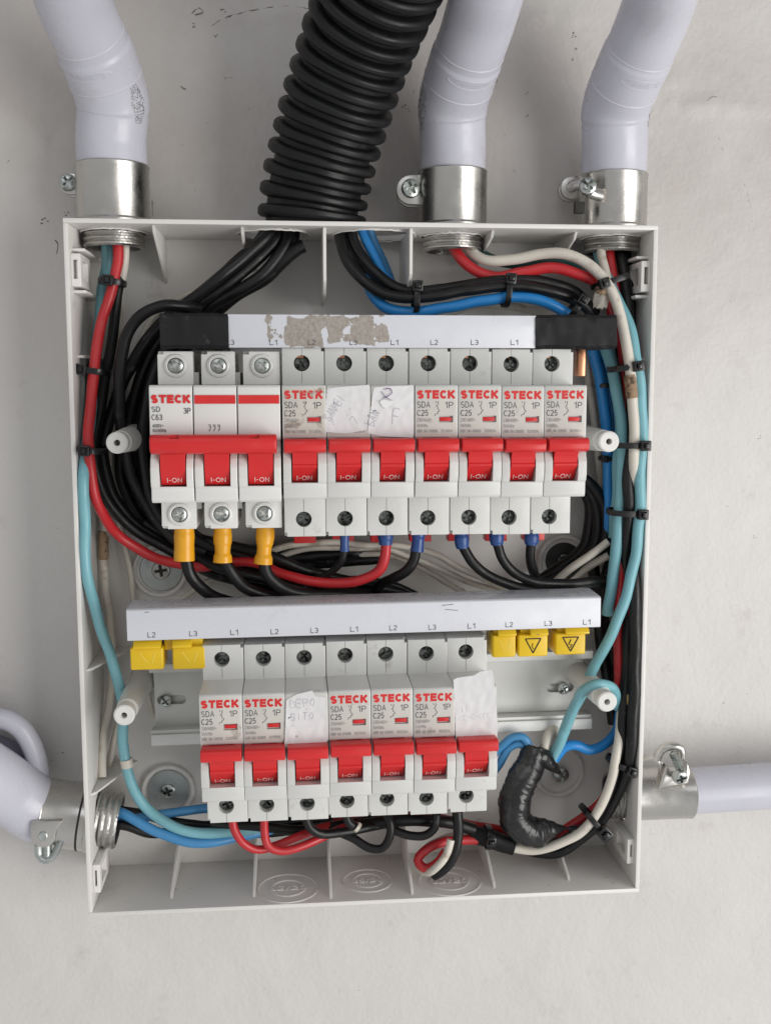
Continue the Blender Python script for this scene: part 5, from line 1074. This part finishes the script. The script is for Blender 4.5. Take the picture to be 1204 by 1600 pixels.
for v in m_.bm.verts:
    s_ = (v.co.x * .25 + v.co.z * .22 - v.co.y * .12) + .5 * noise.noise(v.co * .1)
    w1 = noise.noise(Vector((v.co.x * .55 + v.co.z * .3, v.co.z * .12 - v.co.x * .08, v.co.y * .3)))
    v.co += v.normal * (.30 * (s_ % 1.0) - .5 * max(0, .12 - abs(w1)) * 1.6 + .7 * noise.noise(v.co * .13))
tag(obj('taped_splice', m_, TAPG, sharp=70), 'fat shiny black taped splice bent like an elbow in the lower right', 'taped splice')
# --- lower left
wire('blue_wire', 'dull blue wire from the left connector dipping lowest before the lower row', WBD, 2.6, [(148, 1272, 26), (182, 1268, 27), (210, 1280, 29), (245, 1300, 31), (285, 1314, 32), (330, 1315, 31), (375, 1306, 27), (430, 1295, 20)], GT)
wire('blue_wire', 'dull blue wire from the left connector running level behind the lower row', WBD, 2.4, [(148, 1280, 23), (190, 1282, 24), (240, 1275, 22), (300, 1266, 18), (350, 1262, 14), (420, 1265, 12)], GT)
blk('black wire from the left connector, lowest of those behind the teal wire', [(148, 1292, 26), (190, 1290, 27), (235, 1302, 25), (300, 1296, 22), (370, 1302, 20), (450, 1298, 20), (520, 1290, 18)], 2.5)
blk('black wire from the left connector, above the lowest one', [(148, 1268, 18), (215, 1270, 20), (270, 1285, 20), (340, 1290, 18), (430, 1285, 16), (560, 1278, 16)], 2.5)
wire('red_wire', 'red wire hanging from the leftmost lower breaker', WRD, 2.1, [(362, 1276, 46), (366, 1298, 46), (378, 1318, 45), (400, 1328, 43), (430, 1322, 40), (465, 1308, 36), (500, 1296, 32), (545, 1284, 26)], GR)
wire('red_wire', 'red wire hanging from the second lower breaker', WRD, 2.1, [(413, 1272, 47), (413, 1296, 47), (420, 1320, 47), (440, 1330, 46), (468, 1324, 44), (500, 1310, 40), (530, 1296, 34), (575, 1282, 28)], GR)
wire('red_wire', 'red wire running behind the lower row towards the black sleeve', WRD, 2.0, [(520, 1285, 22), (590, 1278, 22), (660, 1275, 24), (710, 1282, 24), (760, 1292, 24), (800, 1300, 24)], GR)
blk('black wire hanging from the third lower breaker', [(476, 1272, 46), (482, 1292, 46), (500, 1302, 44), (540, 1300, 40), (590, 1288, 34), (640, 1280, 28)], 2.4)
blk('black loop drooping lowest under the centre of the lower row', [(525, 1298, 36), (548, 1310, 40), (575, 1324, 42), (597, 1324, 43), (609, 1308, 44), (609, 1288, 44), (602, 1272, 42)], 2.2)
w_ = blk('black wire with a white tip hanging from the centre lower breaker', [(540, 1272, 46), (545, 1285, 46), (556, 1293, 45)], 2.3)
sleeve(w_, [(556, 1291, 46), (560, 1294, 46)], [2.4, 2.4], WWH, 'white_tip')
blk('thick black cable under the lower row, left of the doubled lead', [(560, 1290, 32), (600, 1284, 34), (650, 1282, 36), (700, 1286, 34), (740, 1296, 32)], 3.2)
blk('short black loop under the sixth lower breaker', [(612, 1296, 40), (640, 1306, 42), (665, 1305, 43), (679, 1292, 44), (682, 1272, 44)], 2.2)
blk('black cable running level below the left half of the lower row', [(330, 1285, 30), (400, 1292, 30), (470, 1298, 30), (540, 1288, 30), (600, 1278, 28)], 2.6)
wa = blk('black lead hanging from the last lower breaker and curling to the left', [(714, 1268, 47), (715, 1295, 48), (712, 1320, 48), (703, 1345, 47), (690, 1360, 45), (678, 1367, 42)], 2.7)
wire('white_wire', 'white wire curling beside the hanging black lead at the bottom', WWH, 2.0, [(704, 1312, 50), (699, 1330, 51), (690, 1347, 51), (678, 1359, 48), (667, 1364, 44), (656, 1357, 38), (656, 1345, 34)], GW)
wire('red_wire', 'red wire curled into a small hook at the bottom centre', WRD, 2.4, [(745, 1312, 33), (715, 1311, 34), (690, 1316, 36), (666, 1328, 38), (653, 1345, 40), (665, 1358, 43), (683, 1350, 44), (696, 1330, 43)], GR)
wht('white wire leaving the black sleeve towards the hooked red one', [(745, 1306, 31), (715, 1306, 30), (690, 1311, 30), (668, 1322, 32), (655, 1338, 34), (660, 1350, 35)], 1.8)
m_ = MB(); m_.tube([at(736, 1304, 30), at(760, 1309, 32), at(785, 1318, 33), at(803, 1323, 34)], lambda L_: 4.3 - abs(L_ - 9) * .03 + .2 * noise.noise(Vector((L_, 0, 0))), seg=20, step=.8, squash=1.25)
tag(obj('sleeve_tube', m_, TAPE), 'black heat shrink sleeve over the wires at the bottom, right of centre', 'cable sleeve')

# ------------------------------------------------------------------ cable ties
def tie(label, px, py, d, a, b, ang, head=1, wd=2.6, hs=1.0, hpos=None):
    """loop across the bundle: half width a (in the picture plane), half depth b; ang = direction across the bundle (deg, picture)"""
    q = at(px, py, d); X = Vector((math.cos(math.radians(ang)), 0, math.sin(math.radians(ang)))); Y = Vector((0, -1, 0)); Zd = X.cross(Y)
    t = thing('cable_tie', label, 'cable tie', q, 'black cable ties round the wire bundles')
    m_ = MB(); N_ = 40; V = []; Fq = []
    for k in range(N_):
        f_ = 2 * math.pi * k / N_; c, s = math.cos(f_), math.sin(f_); e = 2.6
        c2 = math.copysign(abs(c) ** (2 / e), c); s2 = math.copysign(abs(s) ** (2 / e), s)
        for (dr, dz) in ((0, -wd / 2), (.55, -wd / 2), (.75, 0), (.55, wd / 2), (0, wd / 2)):
            V.append(q + X * (a + dr) * c2 + Y * (b + dr) * s2 + Zd * dz)
    for k in range(N_):
        for j in range(5): Fq.append((k * 5 + j, k * 5 + (j + 1) % 5, ((k + 1) % N_) * 5 + (j + 1) % 5, ((k + 1) % N_) * 5 + j))
    m_.pydata(V, Fq); m_.recalc(); obj('strap', m_, TIE, t)
    u = (hpos if hpos is not None else head * a * .75); hq = q + X * u + Y * (b * (1 - min(.9, abs(u / (a + .1))) ** 2.6) ** (1 / 2.6) + .5)
    M = Matrix((X, Zd, Y)).transposed().to_4x4(); M.translation = hq
    m_ = MB(); m_.box(-2.4 * hs, 2.4 * hs, -2.3 * hs, 2.3 * hs, -.6, 2.9 * hs, .5)
    c = MB(); c.box(-1.2 * hs, 1.2 * hs, -1.5 * hs, 1.5 * hs, 1.6 * hs, 5); m_ = boolcut(m_, [c]); m_.xf(M); obj('lock_head', m_, TIE, t)
    m_ = MB(); m_.box(-.9 * hs, .9 * hs, -1.1 * hs, 1.1 * hs, 2.0, 4.0 * hs, .15); m_.xf(M); obj('cut_tail', m_, TIE, t)
tie('cable tie below the top left connector, head on top', 176, 441, 29, 5.4, 6.0, -8, -.2)
tie('cable tie at the middle of the left red wire', 150, 580, 33, 6.0, 9.6, -8, -1, hpos=-4.8)
tie('lowest cable tie on the left red wire, level with the left post', 145, 702, 39, 5.4, 11, -6, -1, hpos=-1.2)
tie('leftmost cable tie on the blue wire above the upper busbar', 649, 468, 37, 5.6, 6, 88, 1, hpos=5.4)
tie('cable tie on the blue wire above the upper busbar, middle of three', 791, 456, 38, 6.4, 6, 84, 1, hpos=5.2)
tie('cable tie where the blue wire dips behind the taped busbar end', 897, 480, 37, 6.6, 6, 55, 1, hpos=3)
tie('cable tie joining the white arch to the red and black wires', 952, 440, 40, 8.0, 8.5, 18, -1, hpos=-5.5)
tie('cable tie on the right bundle beside the taped busbar end', 976, 574, 43, 7.2, 8.5, 8, 1, hpos=2.6)
tie('small cable tie on the dark blue wires below the copper tip', 945, 602, 26, 4.2, 4.5, 4, 1, wd=2, hs=.7)
tie('cable tie level with the right post, head by the rim', 983, 695, 45, 7.0, 8, 0, 1, hpos=4.2)
tie('second small tie on the dark blue wires, below the right post', 950, 716, 26, 4.0, 4.5, 0, -1, wd=2, hs=.7)
tie('cable tie on the right bundle midway, between the two rows', 977, 800, 43, 7.9, 8, -2, 1, hpos=5.0)
tie('cable tie beside the lower right threaded fitting', 968, 1192, 39, 6.0, 7.5, -22, 1, hpos=3.2)
tie('cable tie with a large square head in the lower right corner', 924, 1278, 38, 7.0, 8, -48, 1, hs=1.35, hpos=5.5)
tie('cable tie over the black heat shrink sleeve', 762, 1308, 33, 4.8, 5.4, 86, 1, hpos=1, hs=.95)

# torn sheath scrap beside the tie
m_ = MB(); q = at(940, 466, 46); V = []; Fq = []; n_ = 9
for j in range(n_):
    for i in range(n_):
        u, v = i / (n_ - 1) - .5, j / (n_ - 1) - .5
        V.append(q + Vector((u * 8 * (1 - .5 * abs(v)) + v * 2, -1.6 * math.cos(u * 3) - .8 * noise.noise(Vector((u * 5, v * 5, 2))), v * 9 + 2.0 * noise.noise(Vector((u * 6, v * 2, 9))))))
for j in range(n_ - 1):
    for i in range(n_ - 1): a = j * n_ + i; Fq.append((a, a + 1, a + n_ + 1, a + n_))
m_.pydata(V, Fq); g = bmesh.ops.solidify(m_.bm, geom=m_.bm.faces[:], thickness=.5); s_ = obj('torn_sheath', m_, WWH)
tag(s_, 'torn scrap of white sheath stuck below the tie at the top right', 'scrap')
m_ = MB(); q = at(942, 453, 47.5); b = bmesh.new(); bmesh.ops.create_icosphere(b, subdivisions=3, radius=1)
for v in b.verts: v.co = q + Vector((v.co.x * 3.4, v.co.y * 1.6, v.co.z * 2.0)) * (1 + .35 * noise.noise(v.co * 2.5))
m_.add(b); obj('burnt_edge', m_, BURN, s_)

# plaster crumbs lying on the bottom wall of the box
random.seed(5); m_ = MB()
for k in range(46):
    x = random.uniform(XL + 8, XR - 8); d = random.uniform(5, 46) if k % 3 else random.uniform(3.5, 9); rr = random.uniform(.15, .55); b = bmesh.new(); bmesh.ops.create_icosphere(b, subdivisions=1, radius=rr)
    for v in b.verts: v.co = Vector((v.co.x * random.uniform(.7, 1.5), v.co.y * random.uniform(.7, 1.3), v.co.z * .6))
    m_.add(b, Matrix.Translation((x, -d, ZB + T + rr * .3)))
c_ = obj('plaster_crumbs', m_, mat('plaster_crumb', (.45, .41, .36), .9, var=.3)); c_['kind'] = 'stuff'
